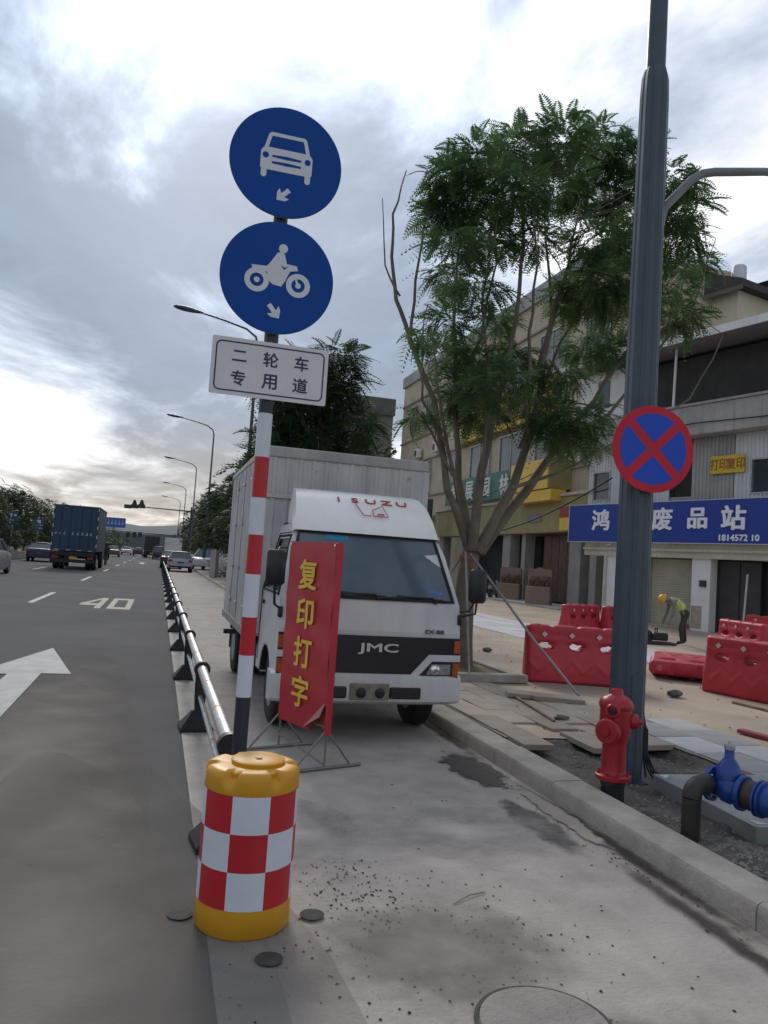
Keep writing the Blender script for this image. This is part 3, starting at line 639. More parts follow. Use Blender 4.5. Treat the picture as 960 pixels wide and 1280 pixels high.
# lower front: black grille mask with white step, headlamps, bumper
def fy(x, z): return -.035*(1-(x/.86)**2)-.006
mask = [(-.86, .955), (.86, .955), (.86, .80), (.52, .80), (.36, .62), (-.36, .62), (-.52, .80), (-.86, .80)]
def frontpatch(name, polys, mt_, off, thick=.012, parent=t):
    mb = MB()
    for poly in polys:
        bm = bmesh.new(); vs_ = [bm.verts.new((x, 0, z)) for x, z in poly]; f0 = bm.faces.new(vs_)
        r_ = bmesh.ops.triangulate(bm, faces=[f0])
        for _ in range(3): bmesh.ops.subdivide_edges(bm, edges=[e for e in bm.edges if abs(e.verts[0].co.x-e.verts[1].co.x) > .25], cuts=1)
        bmesh.ops.triangulate(bm, faces=bm.faces[:])
        ext = bmesh.ops.extrude_face_region(bm, geom=bm.faces[:])
        top = [g for g in ext['geom'] if isinstance(g, bmesh.types.BMVert)]
        for v in bm.verts: v.co.y = fy(v.co.x, v.co.z)+.004
        for v in top: v.co.y -= thick+off
        bm.verts.index_update(); mb.add([v.co[:] for v in bm.verts], [[v.index for v in f.verts] for f in bm.faces]); bm.free()
    return mb.build(name, mt_, parent)
grille = frontpatch('grille', [mask], mat('grille_black', (.012, .012, .02), .35, .15, 5), .004)
frontpatch('front_trim', [[(.87, .80), (.55, .80), (.38, .615), (-.38, .615), (-.55, .80), (-.87, .80), (-.87, .74), (-.585, .74), (-.42, .565), (.42, .565), (.585, .74), (.87, .74)]], truck_white, .012)
frontpatch('lower_mask', [[(-.86, .735), (-.60, .735), (-.44, .56), (.44, .56), (.60, .735), (.86, .735), (.86, .60), (.84, .54), (-.84, .54), (-.86, .60)]], black_pl, .0)
lamp_g = mat('lamp_glass', (.24, .245, .25), .12, .35, 14, spec=.9); lamp_o = mat('lamp_orange', (.38, .09, .02), .25, .15, 6)
for s in (-1, 1):
    o = frontpatch('headlamp', [[(s*.535, .618), (s*.585, .712), (s*.775, .712), (s*.775, .618)]], lamp_g, .006)
    mb = MB(); mb.lathe([(.042, 0), (.044, .02), (.030, .030), (.01, .032)], 20, Matrix.Translation((s*.615, fy(.6, 0)-.012, .664)) @ Matrix.Rotation(R(90), 4, 'X')); mb.build('reflector', chrome, o, 40)
    frontpatch('turn_signal', [[(s*.80, .605), (s*.80, .725), (s*.858, .725), (s*.858, .605)]], lamp_o, .005)
    frontpatch('side_signal', [[(s*.80, .82), (s*.80, .935), (s*.861, .935), (s*.861, .82)]], lamp_o, .014)
text('lettering', 'JMC', 1, mat('badge', (.62, .62, .58), .4, .08, 5, metal=.3), t, (.05, fy(.05, 0)-.020, .84), XR, ZR, .010, .02, sx=2.0, hgt=.098)
text('lettering', 'EX·88', 1, mat('badge_dark', (.06, .06, .07), .4, .1, 5), t, (.60, fy(.6, 0)-.004+.006, 1.01), XR, ZR, .006, .02, sx=1.5, hgt=.036)
mb = MB(); P = []
for i in range(25):
    x = -.90+1.80*i/24; y = -.075+.10*abs(x/.9)**6
    P.append([(x, y+.20, .335), (x, y+.02, .345), (x, y-.02, .375), (x, y-.03, .47), (x, y-.02, .585), (x, y+.015, .605), (x, y+.20, .605)])
mb.grid(P); mb.add(P[0], [tuple(range(7))]); mb.add(P[-1], [tuple(range(7))]); bumper = mb.build('bumper', truck_white, t, 35)
for x0, x1 in ((-.60, -.23), (.17, .47)):
    mb = MB(); mb.bbox((x0, -.118, .40), (x1, -.09, .505), .012); mb.build('air_slot', black_pl, bumper)
mb = MB(); mb.bbox((-.20, -.122, .39), (.165, -.10, .535), .006); o = mb.build('number_plate', mat('plate_dirty', (.22, .21, .17), .6, .25, 14, dirt=.4), bumper)
for x in (-.10, .075):
    mb = MB(); mb.lathe([(.042, 0), (.046, .012), (.03, .022), (.008, .02)], 20, Matrix.Translation((x, -.122, .455)) @ Matrix.Rotation(R(90), 4, 'X')); mb.build('fog_lamp', black_pl, bumper, 40)
# roof fairing
mb = MB(); rows = []
for y, z, w in ((.36, 1.885, .735), (.40, 1.95, .735), (.50, 2.06, .725), (.66, 2.20, .705), (.86, 2.30, .68), (1.06, 2.335, .67), (1.12, 2.30, .67)):
    rows.append([(-w, y, 1.86+(z-1.86)*.0)]+[(-w*1.0, y+.01, 1.86+(z-1.86)*.55)]+[(w*(2*k/10-1)*.965, y-.05*(1-(2*k/10-1)**2), z) for k in range(11)]+[(w, y+.01, 1.86+(z-1.86)*.55), (w, y, 1.86)])
mb.grid(rows); fair = mb.build('roof_fairing', mat('fairing_white', (.84, .815, .785), .30, .04, 2, dirt=.12, streak=.08), t, 55)
redl = mat('letter_red', (.42, .05, .05), .5, .15, 20)
def fsl(x, v):  # point on the sloping fairing face
    y, z = (.50+(.86-.50)*v), (2.06+(2.30-2.06)*v); return Vector((x, y-.05*(1-(x/.7)**2)-.012, z+.004))
A_ = XR; B_ = Vector((0, .16, .14)).normalized()
for i, ch in enumerate('ISUZU'): text('lettering', ch, 1, redl, fair, fsl(-.26+.165*i, .60)+Vector((0, -.016, .014)), A_, Vector((0, .80, .60)).normalized(), .010, .0, sx=1.7, hgt=.075)
mb = MB()
o_ = fsl(.06, .16)+Vector((0, -.008, .006)); bq = Vector((0, .74, .67)).normalized()
for pa in ([(-.13, .09), (-.08, -.05), (-.02, -.05)], [(.0, -.05), (.0, .02), (.09, .085), (.12, -.05), (0, -.05)]):
    mb.tube([o_+XR*x*1.25+bq*y*1.25+Vector((0, -.008, .006)) for x, y in pa], .005, 5)
mb.prism([(.03, -.045), (.115, -.045), (.11, -.02), (.05, -.02)], o_+Vector((0, -.008, .006)), XR, bq, (0, -.002, .001))
mb.build('emblem', redl, fair)
# mirrors on bent arms
for s, x0, zc in ((-1, .935, 1.52), (1, .99, 1.46)):
    mb = MB(); mb.bbox((s*x0-.085, -.10, zc-.16), (s*x0+.085, -.02, zc+.16), .028); mi = mb.build('mirror', black_pl, t, 50)
    mb = MB(); mb.tube([(s*.83, .06, 1.16), (s*.88, -.02, 1.17), (s*(x0-.01), -.06, 1.20), (s*x0, -.06, zc-.14)], .012, 8); mb.bbox((s*.855-.02, -.01, 1.08), (s*.855+.02, .06, 1.18), .008); mb.build('mirror_arm', black_pl, mi, 50); mb = MB(); mb.tube([(s*.80, .22, 1.70), (s*.90, .02, 1.70), (s*x0, -.05, zc+.12)] if s < 0 else [(s*.83, .06, 1.20), (s*.93, -.02, 1.22), (s*x0, -.05, zc-.12)], .010, 8); mb.build('mirror_arm', black_pl, mi, 50)
# cargo box: corrugated skins, corner posts, rails
b0, b1, bw_, zb, zt = 1.42, 5.0, .925, .74, 2.80
def corr(mb, a, b, z0, z1, n, dep, nrm):          # trapezoid ribs between two points
    a, b, nrm = Vector(a), Vector(b), Vector(nrm); pr = []
    for k in range(n):
        for f_, h in ((0, 0), (.62, 0), (.70, dep), (.92, dep)): pr.append((a.lerp(b, (k+f_)/n)+nrm*h))
    pr.append(b)
    mb.grid([[(p.x, p.y, z0) for p in pr], [(p.x, p.y, z1) for p in pr]])
mb = MB(); mb.box((-bw_+.02, b0+.02, zb+.02), (bw_-.02, b1-.02, zt-.03)); mb.build('box_body', box_grey, t)
mb = MB(); corr(mb, (-bw_, b0, 0), (bw_, b0, 0), zb+.05, zt-.12, 13, .014, (0, -1, 0)); mb.build('front_panel', box_grey, t, fix=False)
mb = MB(); corr(mb, (-bw_, b1, 0), (-bw_, b0, 0), zb+.05, zt-.08, 22, .014, (-1, 0, 0)); mb.build('side_panel', box_grey, t, fix=False)
mb = MB(); corr(mb, (bw_, b0, 0), (bw_, b1, 0), zb+.05, zt-.08, 22, .014, (1, 0, 0)); mb.build('side_panel', box_grey, t, fix=False)
mb = MB(); mb.bbox((-bw_-.012, b0-.02, zt-.12), (bw_+.012, b0+.05, zt), .012)
for s in (-1, 1): mb.bbox((s*bw_-.02, b0+.052, zt-.08), (s*bw_+.02, b1, zt-.005), .01)
mb.box((-bw_, b0+.05, zt-.03), (bw_, b1, zt-.012)); mb.build('roof_edge', mat('box_trim', (.36, .355, .34), .5, .12, 3, dirt=.3, streak=.3), t)
for s in (-1, 1):
    mb = MB(); mb.bbox((s*bw_-.02, b0-.018, zb), (s*bw_+.02, b0+.03, zt-.122), .006); mb.build('corner_post', box_grey, t)
    mb = MB(); mb.bbox((s*bw_-.025, b0, zb-.06), (s*bw_+.025, b1, zb+.049), .01); mb.build('sill', mat('sill_grey', (.25, .25, .25), .55, .2, 4, dirt=.3), t)
mb = MB(); mb.bbox((-bw_, b0-.03, 2.24), (bw_, b0-.016, 2.28), .004); mb.build('front_rail', box_grey, t)
# side doors: seams, hinge bars and latches on the road side
mb = MB()
for y in (2.2, 3.1, 3.9): mb.tube([(-bw_-.022, y, zb+.06), (-bw_-.022, y, zt-.12)], .010, 6)
mb.build('lock_bar', steel, t, 60)
mb = MB()
for y in (2.2, 3.1, 3.9):
    for z in (1.0, 1.45, 2.0, 2.5): mb.bbox((-bw_-.04, y-.05, z-.02), (-bw_-.012, y+.05, z+.02), .005)
mb.build('latch', steel, t)
mb = MB()
for s in (-1, 1): mb.box((s*.36-.04, .5, .52), (s*.36+.04, 4.9, .66))
for y in (1.5, 2.5, 3.6, 4.8): mb.box((-.8, y, .60), (.8, y+.08, .69))
mb.bbox((-.80, 1.9, .34), (-.45, 2.5, .60), .03); mb.bbox((.45, 1.9, .36), (.80, 2.5, .60), .03); mb.box((-.6, .45, .33), (.6, .62, .44))
mb.box((-.60, .2, .45), (.60, 1.3, .60)); mb.build('chassis', mat('chassis_black', (.02, .02, .022), .7, .3, 6), t)
mb = MB(); mb.box((-1.06, 3.15, .60), (-.90, 3.24, .66)); mb.build('side_marker', black_pl, t)
tyre_p = [(.21, -.09), (.335, -.095), (.365, -.075), (.375, 0), (.365, .075), (.335, .095), (.21, .09)]
def wheel(parent, x, y, r, w, name='wheel', s=1):
    e = thing(name, (x, y, r)); e.parent = parent
    M = Matrix.Rotation(R(90), 4, 'Y'); k = r/.375
    mb = MB(); mb.lathe([(a*k, b*w/.19) for a, b in tyre_p], 28, M); mb.build('tyre', black_rub, e, 40)
    mb = MB(); mb.lathe([(.05*k, -.07*w/.19), (.12*k, -.05*w/.19), (.20*k, -.085*w/.19), (.212*k, -.091*w/.19)], 20, M, caps=True); mb.lathe([(.212*k, .091*w/.19), (.20*k, .085*w/.19), (.12*k, .05*w/.19), (.05*k, .07*w/.19)], 20, M); mb.build('rim', mat('rim_grey', (.3, .3, .31), .45, .2, 6, metal=.5, dirt=.3), e, 40)
    return e
for s in (-1, 1):
    wheel(t, s*.70, .75, .37, .20); wheel(t, s*.76, 3.95, .37, .19); wheel(t, s*.54, 3.95, .37, .19)
    mb = MB(); mb.bbox((s*.72-.14, 4.45, .28), (s*.72+.14, 4.47, .68), .004); mb.build('mud_flap', black_rub, t)
mb = MB(); 
for y in (.0, .05): mb.grid([[(-.86-.002, .73+.375*math.cos(R(a)), .40+.375*math.sin(R(a))) for a in range(0, 181, 15)], [(-.70, .73+.375*math.cos(R(a)), .40+.375*math.sin(R(a))) for a in range(0, 181, 15)]]) if y == 0 else None
mb.grid([[(.862, .73+.375*math.cos(R(a)), .40+.375*math.sin(R(a))) for a in range(0, 181, 15)], [(.70, .73+.375*math.cos(R(a)), .40+.375*math.sin(R(a))) for a in range(0, 181, 15)]])
mb.build('wheel_arch', black_pl, t, 60)

# ================================================================== LAMP COLUMNS
col_m = mat('column_grey', (.045, .068, .094), .42, .14, 2.5, spec=.5)
arm_m = mat('arm_grey', (.16, .18, .20), .45, .12, 4)
def octo(r, k=.4142): return [(r, -r*k), (r, r*k), (r*k, r), (-r*k, r), (-r, r*k), (-r, -r*k), (-r*k, -r), (r*k, -r)]
def lamp_column():
    t = thing('street_lamp', (0, 0, 0))
    mb = MB(); rows = []
    for z, r_ in ((0, .130), (.35, .130), (2.5, .124), (5.60, .110), (5.78, .104), (5.86, .085)):
        pts = []
        base = octo(r_)
        for i in range(8):                             # a shallow groove runs up every face
            a, b = Vector((*base[i], 0)), Vector((*base[(i+1) % 8], 0)); pts += [a, a.lerp(b, .36), a.lerp(b, .42)*.955, a.lerp(b, .58)*.955, a.lerp(b, .64)]
        rows.append([(p.x, p.y, z) for p in pts]+[(pts[0].x, pts[0].y, z)])
    mb.grid(rows); mb.add(rows[-1][:-1], [tuple(range(40))]); mb.build('column', col_m, t, 30)
    mb = MB(); mb.prism([(-.012, .4), (.012, .4), (.012, 5.55), (-.012, 5.55)], (-.128, 0, 0), YR, ZR, (-.012, 0, 0)); mb.build('cable_cover', arm_m, t) if 0 else None
    mb = MB(); mb.tube([(0, 0, 5.8), (0, 0, 10.9)], [.080, .055], 16); mb.build('upper_pole', col_m, t, 40)
    mb = MB(); mb.tube([(0, 0, 10.8), (-.10, 0, 11.2), (-.55, 0, 11.5), (-1.6, 0, 11.75), (-2.75, 0, 11.95)], [.055, .05, .045, .04, .035], 12); arm = mb.build('road_arm', col_m, t, 40)
    mb = MB(); rows = []
    for x, w, h in ((-2.45, .03, .03), (-2.6, .09, .06), (-2.95, .17, .10), (-3.3, .19, .11), (-3.6, .14, .08), (-3.74, .04, .03)):
        z = 11.95+(x+2.75)*-.09; rows.append([(x, w*math.cos(R(a)), z+h*math.sin(R(a))) for a in range(0, 361, 30)])
    mb.grid(rows); mb.build('lamp_head', col_m, arm, 50)
    mb = MB(); mb.tube([(.10, 0, 4.48), (.14, 0, 4.70), (.40, 0, 5.00), (.50, 0, 5.07), (.62, 0, 5.11), (1.13, 0, 5.22), (2.1, 0, 5.36)], [.032, .036, .036, .036, .036, .034, .03], 12); pa = mb.build('path_arm', arm_m, t, 40)
    mb = MB(); rows = []
    for x, w, h in ((2.0, .03, .03), (2.12, .07, .04), (2.4, .11, .05), (2.62, .06, .035), (2.68, .02, .015)): rows.append([(x, w*math.cos(R(a)), 5.37+h*math.sin(R(a))) for a in range(0, 361, 30)])
    mb.grid(rows); mb.build('lamp_head', arm_m, pa, 50)
    mb = MB(); mb.lathe([(.19, 0), (.19, .02), (.135, .022)], 8); mb.build('base_plate', dark_steel, t)
    mb = MB(); mb.bbox((-.05, -.137, .45), (.05, -.128, .85), .004); mb.build('access_door', col_m, t)
    return t
lp0 = lamp_column(); lp0.location = (3.67, 5.45, .03)
tag(lp0, 'dark blue grooved street lamp column beside the red fire hydrant', 'street lamp', 'street lamps along the right pavement')
labs = ['street lamp whose head shows just left of the white plate sign', 'street lamp standing above the dark tree beyond the parked truck', 'street lamp, the next one beyond the lamp above the dark tree', 'far street lamp in front of the traffic signal arm', 'farthest street lamp of the row, beyond the signal arm']
for k, (y, lb) in enumerate(zip((34.5, 63.0, 92.5, 128, 162), labs)):
    c = copy_tree(lp0); c.location = (3.5, y, .1); tag(c, lb)
# cables at the column's foot
mb = MB()
for k in range(4):
    mb.tube([(.125, -.03, .62-.05*k), (.145+.008*k, -.045, .40), (.135+.012*k, -.05, .22), (.15+.015*k, -.06-.02*k, .10), (.14+.05*k, -.09-.03*k*(k % 2), .045)], .009, 6)
o = mb.build('loose_cables', black_rub, None, 60, loc=(3.67, 5.45, .04)); tag(o, 'black loose cables hanging out at the foot of the near lamp column', 'cable')

# no stopping sign strapped to the column
t = thing('no_stopping_sign', (3.665, 5.245, 2.655), R(-6), 'round no stopping sign, red cross on blue, strapped to the column', 'traffic sign')
rad = .345; MX = Matrix.Rotation(R(90), 4, 'X')
mb = MB(); mb.lathe([(rad-.003, 0), (rad, .002), (rad-.001, .005)], 64, MX); mb.build('plate', sign_red, t, 30)
mb = MB(); w = .036; rr = rad-.062
for k in range(4):
    a = 90*k; pts = []
    ins = w*1.414
    c, s_ = math.cos(R(a)), math.sin(R(a))
    loc = [(ins, 0)]
    ang = math.degrees(math.asin(w/rr)); loc += [(rr*math.cos(R(q)), rr*math.sin(R(q))) for q in np.linspace(-45+ang, 45-ang, 18)]
    mb.prism([(x*c-y*s_, x*s_+y*c) for x, y in loc], (0, -.0052, 0), XR, ZR, (0, -.0012, 0))
mb.build('blue_field', sign_blue2, t)
mb = MB()
for z in (-.15, .15): mb.box((-.16, .002, z-.02), (.16, .02, z+.02)); mb.box((-.135, .02, z-.012), (.135, .075, z+.012))
mb.build('strap', galv, t)

# ================================================================== FIRE HYDRANT
t = thing('fire_hydrant', (3.235, 4.93, .05), R(20), 'red fire hydrant on a black base just behind the kerb', 'hydrant')
mb = MB(); mb.lathe([(.082, -.05), (.082, .11), (.088, .115), (.088, .15)], 28); mb.build('base_pipe', black_pl, t, 40)
hyd = mat('hydrant_red', (.34, .010, .018), .36, .18, 5, dirt=.3, bump=.1, bscale=30)
mb = MB(); mb.lathe([(.118, .150), (.125, .156), (.125, .182), (.118, .188), (.092, .192), (.086, .215), (.084, .40), (.092, .43), (.108, .47), (.112, .56), (.110, .645), (.118, .652), (.120, .668)], 36); body = mb.build('body', hyd, t, 35)
mb = MB()
for k in range(8): a = R(45*k+10); mb.lathe([(.012, .182), (.012, .202)], 6, Matrix.Translation((.107*math.cos(a), .107*math.sin(a), 0)))
mb.build('flange_bolts', hyd, body)
mb = MB(); mb.lathe([(.122, .668), (.122, .680), (.112, .705), (.086, .730), (.05, .745), (.046, .75), (.044, .775), (.036, .785), (.01, .79)], 32); mb.build('bonnet', hyd, t, 40)
def nozzle(nm, ang, z, r_, ln, cap):
    Mx = Matrix.Rotation(R(ang), 4, 'Z') @ Matrix.Translation((0, -.07, z)) @ Matrix.Rotation(R(90), 4, 'X')
    mb = MB(); mb.lathe([(r_*.8, 0), (r_*.8, ln*.35), (r_, ln*.38), (r_*1.05, ln*.5), (r_*1.05, ln*.85), (r_*.9, ln)]+([(r_*.35, ln*1.02), (r_*.32, ln*1.3), (.004, ln*1.3)] if cap else [(r_*.72, ln), (r_*.70, ln*.6), (.004, ln*.58)]), 24, Mx)
    o = mb.build(nm, hyd, t, 35)
    if not cap:
        mb = MB(); mb.lathe([(r_*.66, ln*.62), (.002, ln*.621)], 20, Mx); mb.build('throat_shade', black_pl, o)  # black disc paints the shade down inside the outlet
    return o
nozzle('outlet', -63, .645, .048, .07, False); nozzle('large_outlet', -75, .50, .085, .085, True); nozzle('outlet', 42, .565, .052, .085, True)

# ================================================================== PIPE AND GATE VALVE, METAL BOX
pipe_m = mat('pipe_black', (.028, .026, .020), .6, .35, 6, bump=.3, bscale=20, dirt=.2)
blue_v = mat('valve_blue', (.012, .055, .26), .35, .15, 6, dirt=.2)
t = thing('black_pipe', (3.27, 4.13, .02), label='black pipe elbow rising from the soil into the blue valve', cat='pipe')
mb = MB(); c_ = [(0, 0, -.03), (0, 0, .27)]+[(.10*(1-math.cos(R(a))), .0, .27+.10*math.sin(R(a))) for a in (20, 40, 60, 80)]+[(.17, 0, .372)]
mb.tube([(0, 0, -.03), (0, 0, .29)], .056, 18); o = mb.build('riser', pipe_m, t, 40)
mb = MB(); mb.tube([(0, 0, .29)]+[(.07*(1-math.cos(R(a))), .022*(1-math.cos(R(a))), .29+.07*math.sin(R(a))) for a in (15, 30, 45, 60, 75, 90)]+[(.15, .05, .361)], .058, 18); mb.build('elbow', pipe_m, t, 40)
V0 = Vector((3.50, 4.22, .37)); va = Vector((.34, -.94, -.04)).normalized()
t = thing('gate_valve', (V0.x, V0.y, .2), label='blue cast iron gate valve with flanges joined to a blue pipe', cat='valve')
zrot = ZR.rotation_difference(va).to_matrix().to_4x4(); off = V0-t.location
def vl(prof, n=28): return (Matrix.Translation(off) @ zrot, prof, n)
def vpart(nm, prof, mt_, n=28, parent=t):
    mb = MB(); mb.lathe(prof, n, Matrix.Translation(off) @ zrot); return mb.build(nm, mt_, parent, 35)
vpart('flange', [(.03, -.02), (.106, -.02), (.110, -.015), (.110, .010), (.06, .014)], blue_v)
vpart('valve_body', [(.06, .012), (.064, .05), (.088, .08), (.092, .13), (.07, .17), (.06, .18)], blue_v)
vpart('flange', [(.06, .18), (.104, .182), (.108, .187), (.108, .208), (.104, .212)], blue_v)
vpart('pipe_sleeve', [(.086, .217), (.090, .225), (.090, .285), (.086, .292)], mat('sleeve_brown', (.05, .028, .018), .5, .25, 6))
vpart('flange', [(.086, .292), (.110, .296), (.110, .308), (.096, .312), (.096, .318), (.110, .322), (.110, .334), (.092, .338)], blue_v)
vpart('blue_pipe', [(.092, .338), (.096, .36), (.094, .75), (.085, .76)], blue_v)
mb = MB(); M_ = Matrix.Translation(off+va*.10); mb.lathe([(.075, .02), (.078, .10), (.066, .135), (.048, .165), (.030, .185), (.028, .235)], 24, M_); bon = mb.build('bonnet', blue_v, t, 40)
mb = MB(); mb.lathe([(.03, .235), (.033, .238), (.033, .262), (.012, .264), (.010, .285)], 12, M_); mb.build('stem_nut', steel, bon, 30)
mb = MB()
for k in range(8): a = R(45*k+20); mb.lathe([(.009, -.03), (.009, .03)], 6, Matrix.Translation(off) @ zrot @ Matrix.Translation((.086*math.cos(a), .086*math.sin(a), 0)))
mb.build('flange_bolts', steel, t)
t = thing('metal_box', (3.66, 4.02, .04), R(-4), 'flat grey galvanised metal cover box lying under the blue valve', 'metal box')
mb = MB(); mb.bbox((0, 0, 0), (1.0, 1.15, .125), .004); mb.build('lid', mat('box_green', (.30, .32, .315), .45, .15, 4, metal=.3, dirt=.35), t)
for x, y in ((.03, .03), (.03, 1.12), (.97, .03), (.03, .62)):
    sx = 1 if x < .5 else -1; sy = 1 if y < .5 else -1
    mb = MB(); mb.add([(x, y, .1265), (x+sx*.09, y, .1265), (x, y+sy*.09, .1265)], [(0, 1, 2)]); mb.build('corner_mark', sign_white, t, fix=False)
mb = MB(); mb.tube([(.004, 0, .118), (.004, 1.15, .118)], .006, 6); mb.tube([(0, .004, .118), (1.0, .004, .118)], .006, 6); mb.build('rim', galv, t)

# ================================================================== RED WATER-FILLED BARRIERS
bar_m = mat('barrier_red', (.46, .028, .045), .5, .14, 2.2, dirt=.2, bump=.12, bscale=12)
holes = [(.26, .60, .115, .038), (.62, .60, .10, .038)]
def barrier_mesh(L_=1.42, Hh=.78, three=True):
    nx, nz = 66, 36; hl = ((.27, .50, .115, .045), (.70, .50, .11, .045), (1.13, .50, .11, .045)) if three else ((.35, .60, .13, .05), (1.05, .60, .13, .05))
    def hgt(x):
        h = Hh
        for c in (.35, .72, 1.08): h -= .028*math.exp(-((x-c)/.035)**2)
        e = min(x, L_-x); h -= .05*max(0, 1-e/.06)**2
        return h
    def dep(x, z):
        v = z/Hh; d = .19-.075*smoothstep(.15, .75, v)
        if v > .80: d -= .012
        d *= 1-.55*max(0, 1-min(x, L_-x)/.06)**2
        d -= .06*max(0, 1-(1-v)/.05)**2+.03*max(0, 1-v/.04)**2
        zig = abs(((x*3.2) % 1)-.5)*2; d += .014*math.exp(-((z-(.16+.16*zig))/.035)**2)*(z < .42)
        for hx, hz_, a, b in hl:
            q = ((x-hx)/a)**2+((z-hz_)/b)**2; d -= .03*math.exp(-max(0, q-1)*1.6)
        return d
    G = {}; vs = []; fs = []
    def inh(i, j):
        x, z = (i+.5)/nx*L_, (j+.5)/nz*Hh; return any(((x-hx)/a)**2+((z-hz_)/b)**2 < 1 for hx, hz_, a, b in hl)
    for sd in (-1, 1):
        for j in range(nz+1):
            for i in range(nx+1):
                x = i/nx*L_; zf = j/nz; z = zf*hgt(x); G[sd, i, j] = len(vs); vs.append((x, sd*max(.02, dep(x, z)), z))
    H_ = {(i, j) for i in range(nx) for j in range(nz) if inh(i, j)}
    for j in range(nz):
        for i in range(nx):
            if (i, j) in H_: continue
            fs.append((G[-1, i, j], G[-1, i+1, j], G[-1, i+1, j+1], G[-1, i, j+1])); fs.append((G[1, i, j], G[1, i, j+1], G[1, i+1, j+1], G[1, i+1, j]))
    for (i, j) in H_:
        for di, dj, a, b in ((-1, 0, (0, 0), (0, 1)), (1, 0, (1, 1), (1, 0)), (0, -1, (1, 0), (0, 0)), (0, 1, (0, 1), (1, 1))):
            if (i+di, j+dj) not in H_:
                A, B = (i+a[0], j+a[1]), (i+b[0], j+b[1]); fs.append((G[-1, A[0], A[1]], G[-1, B[0], B[1]], G[1, B[0], B[1]], G[1, A[0], A[1]]))
    for i in range(nx):
        fs.append((G[-1, i, nz], G[-1, i+1, nz], G[1, i+1, nz], G[1, i, nz])); fs.append((G[-1, i, 0], G[1, i, 0], G[1, i+1, 0], G[-1, i+1, 0]))
    for j in range(nz):
        fs.append((G[-1, 0, j], G[-1, 0, j+1], G[1, 0, j+1], G[1, 0, j])); fs.append((G[-1, nx, j], G[1, nx, j], G[1, nx, j+1], G[-1, nx, j+1]))
    mb = MB(); mb.add(vs, fs); return mb.mesh('shell', bar_m, 55)
bshell = barrier_mesh()
dm = MB(); dm.prism([(-.045, 0), (0, -.04), (.045, 0), (0, .04)], (0, 0, 0), XR, ZR, (0, -.004, 0)); dmm = dm.mesh('reflector', mat('diamond', (.55, .42, .40), .4, .1, 9))
cp = MB(); cp.lathe([(.045, 0), (.045, .018), (.03, .022)], 16); cpm = cp.mesh('filler_cap', mat('cap_pink', (.55, .12, .13), .5, .1, 6), 40)
def barrier(loc, rz, label, rx=0, ry=0):
    t = thing('water_barrier', loc, 0, label, 'barrier', 'red water-filled barriers on the plaza'); t.rotation_euler = (rx, ry, rz)
    link('shell', bshell, t)
    for x in (.24, .62, 1.0): link('reflector', dmm, t, (x, -.128, .655)).rotation_euler = (R(-4), 0, 0)
    link('filler_cap', cpm, t, (.16, 0, .768)); return t
def barrier_px(a, b, z, label, depth=.18):
    p, q_ = gp(*a, z), gp(*b, z); d = (q_-p); n_ = Vector((-d.y, d.x, 0)).normalized(); p = p+n_*depth
    return barrier((p.x, p.y, z), math.atan2(d.y, d.x), label)
b1_ = barrier_px((657, 852), (764, 859), .14, 'upright red barrier standing alone behind the tree prop')
b2_ = barrier_px((874, 863), (958, 880), .14, 'upright red barrier beside the one lying flat')
barrier_px((892, 818), (955, 831), .14, 'red barrier behind the upright barrier beside the flat one')
barrier_px((930, 806), (985, 812), .15, 'red barrier behind two others, near the dark shop doorway')
for px, py, lb in ((703, 796, 'small far red barrier behind the barrier by the tree prop, before the white column'), (754, 797, 'far red barrier half hidden by the lamp column, below the white column')):
    q_ = gp(px, py, .15); barrier((q_.x, q_.y, .15), R(26), lb)
p = gp(820, 846, .14); o = barrier((p.x+.22, p.y+.45, .145+.17), R(-30), 'red barrier lying flat on its side on the sand', rx=R(90)); o.rotation_euler = (R(90), 0, R(-38))

# ================================================================== RECYCLING SHOP (building at an angle to the road)
conc_wall = mat('concrete_wall', (.36, .35, .34), .85, .18, .9, bump=.3, bscale=20, dirt=.35, streak=.4)
white_wall = mat('white_wall', (.74, .74, .74), .8, .08, 1.2, dirt=.2, streak=.25)
cream_wall = mat('cream_wall', (.52, .48, .40), .8, .12, 1, dirt=.25, streak=.3)
corr_lt = mat('corrugated_light', (.60, .63, .66), .5, .08, 1.5, dirt=.25, streak=.3, metal=.2)
corr_dk = mat('corrugated_grey', (.36, .36, .355), .55, .1, 1.5, dirt=.3, streak=.35, metal=.2)
shade_in = mat('interior_shade', (.025, .025, .026), .8, .3, 1.5)  # near-black colour stands for the shade inside openings
shut_m = mat('shutter_olive', (.36, .345, .27), .6, .1, 2, dirt=.2, streak=.2)
door_dk = mat('door_dark', (.035, .035, .04), .35, .3, 2)
navy_board = mat('shop_sign_blue', (.014, .045, .30), .42, .07, 1.5)
t = thing('recycling_shop', (16.274, 20.405, 0), R(-75.72), 'grey recycling shop with a long blue sign and corrugated upper front', 'building')
def part(name, mt_, par, *boxes, ch=0):
    mb = MB()
    for a, b in boxes: (mb.bbox(a, b, ch) if ch else mb.box(a, b))
    return mb.build(name, mt_, par)
def ribs(mb, u0, u1, z0, z1, v, pitch=.13, dep=.03):
    n = max(2, int((u1-u0)/pitch)); pr = []
    for k in range(n):
        for f_, h in ((0, 0), (.45, 0), (.55, dep), (.9, dep)): pr.append((u0+(u1-u0)*(k+f_)/n, v-h))
    pr.append((u1, v)); mb.grid([[(a, b, z0) for a, b in pr], [(a, b, z1) for a, b in pr]])
part('core_wall', conc_wall, t, ((-4.0, .6, 0), (6.5, 7.0, 9.0)))
part('upper_floor_slab', conc_wall, t, ((-5.1, .05, 4.15), (6.5, .6, 4.4)), ((-5.1, .6, 4.15), (-4.0, 5.0, 9.0)))
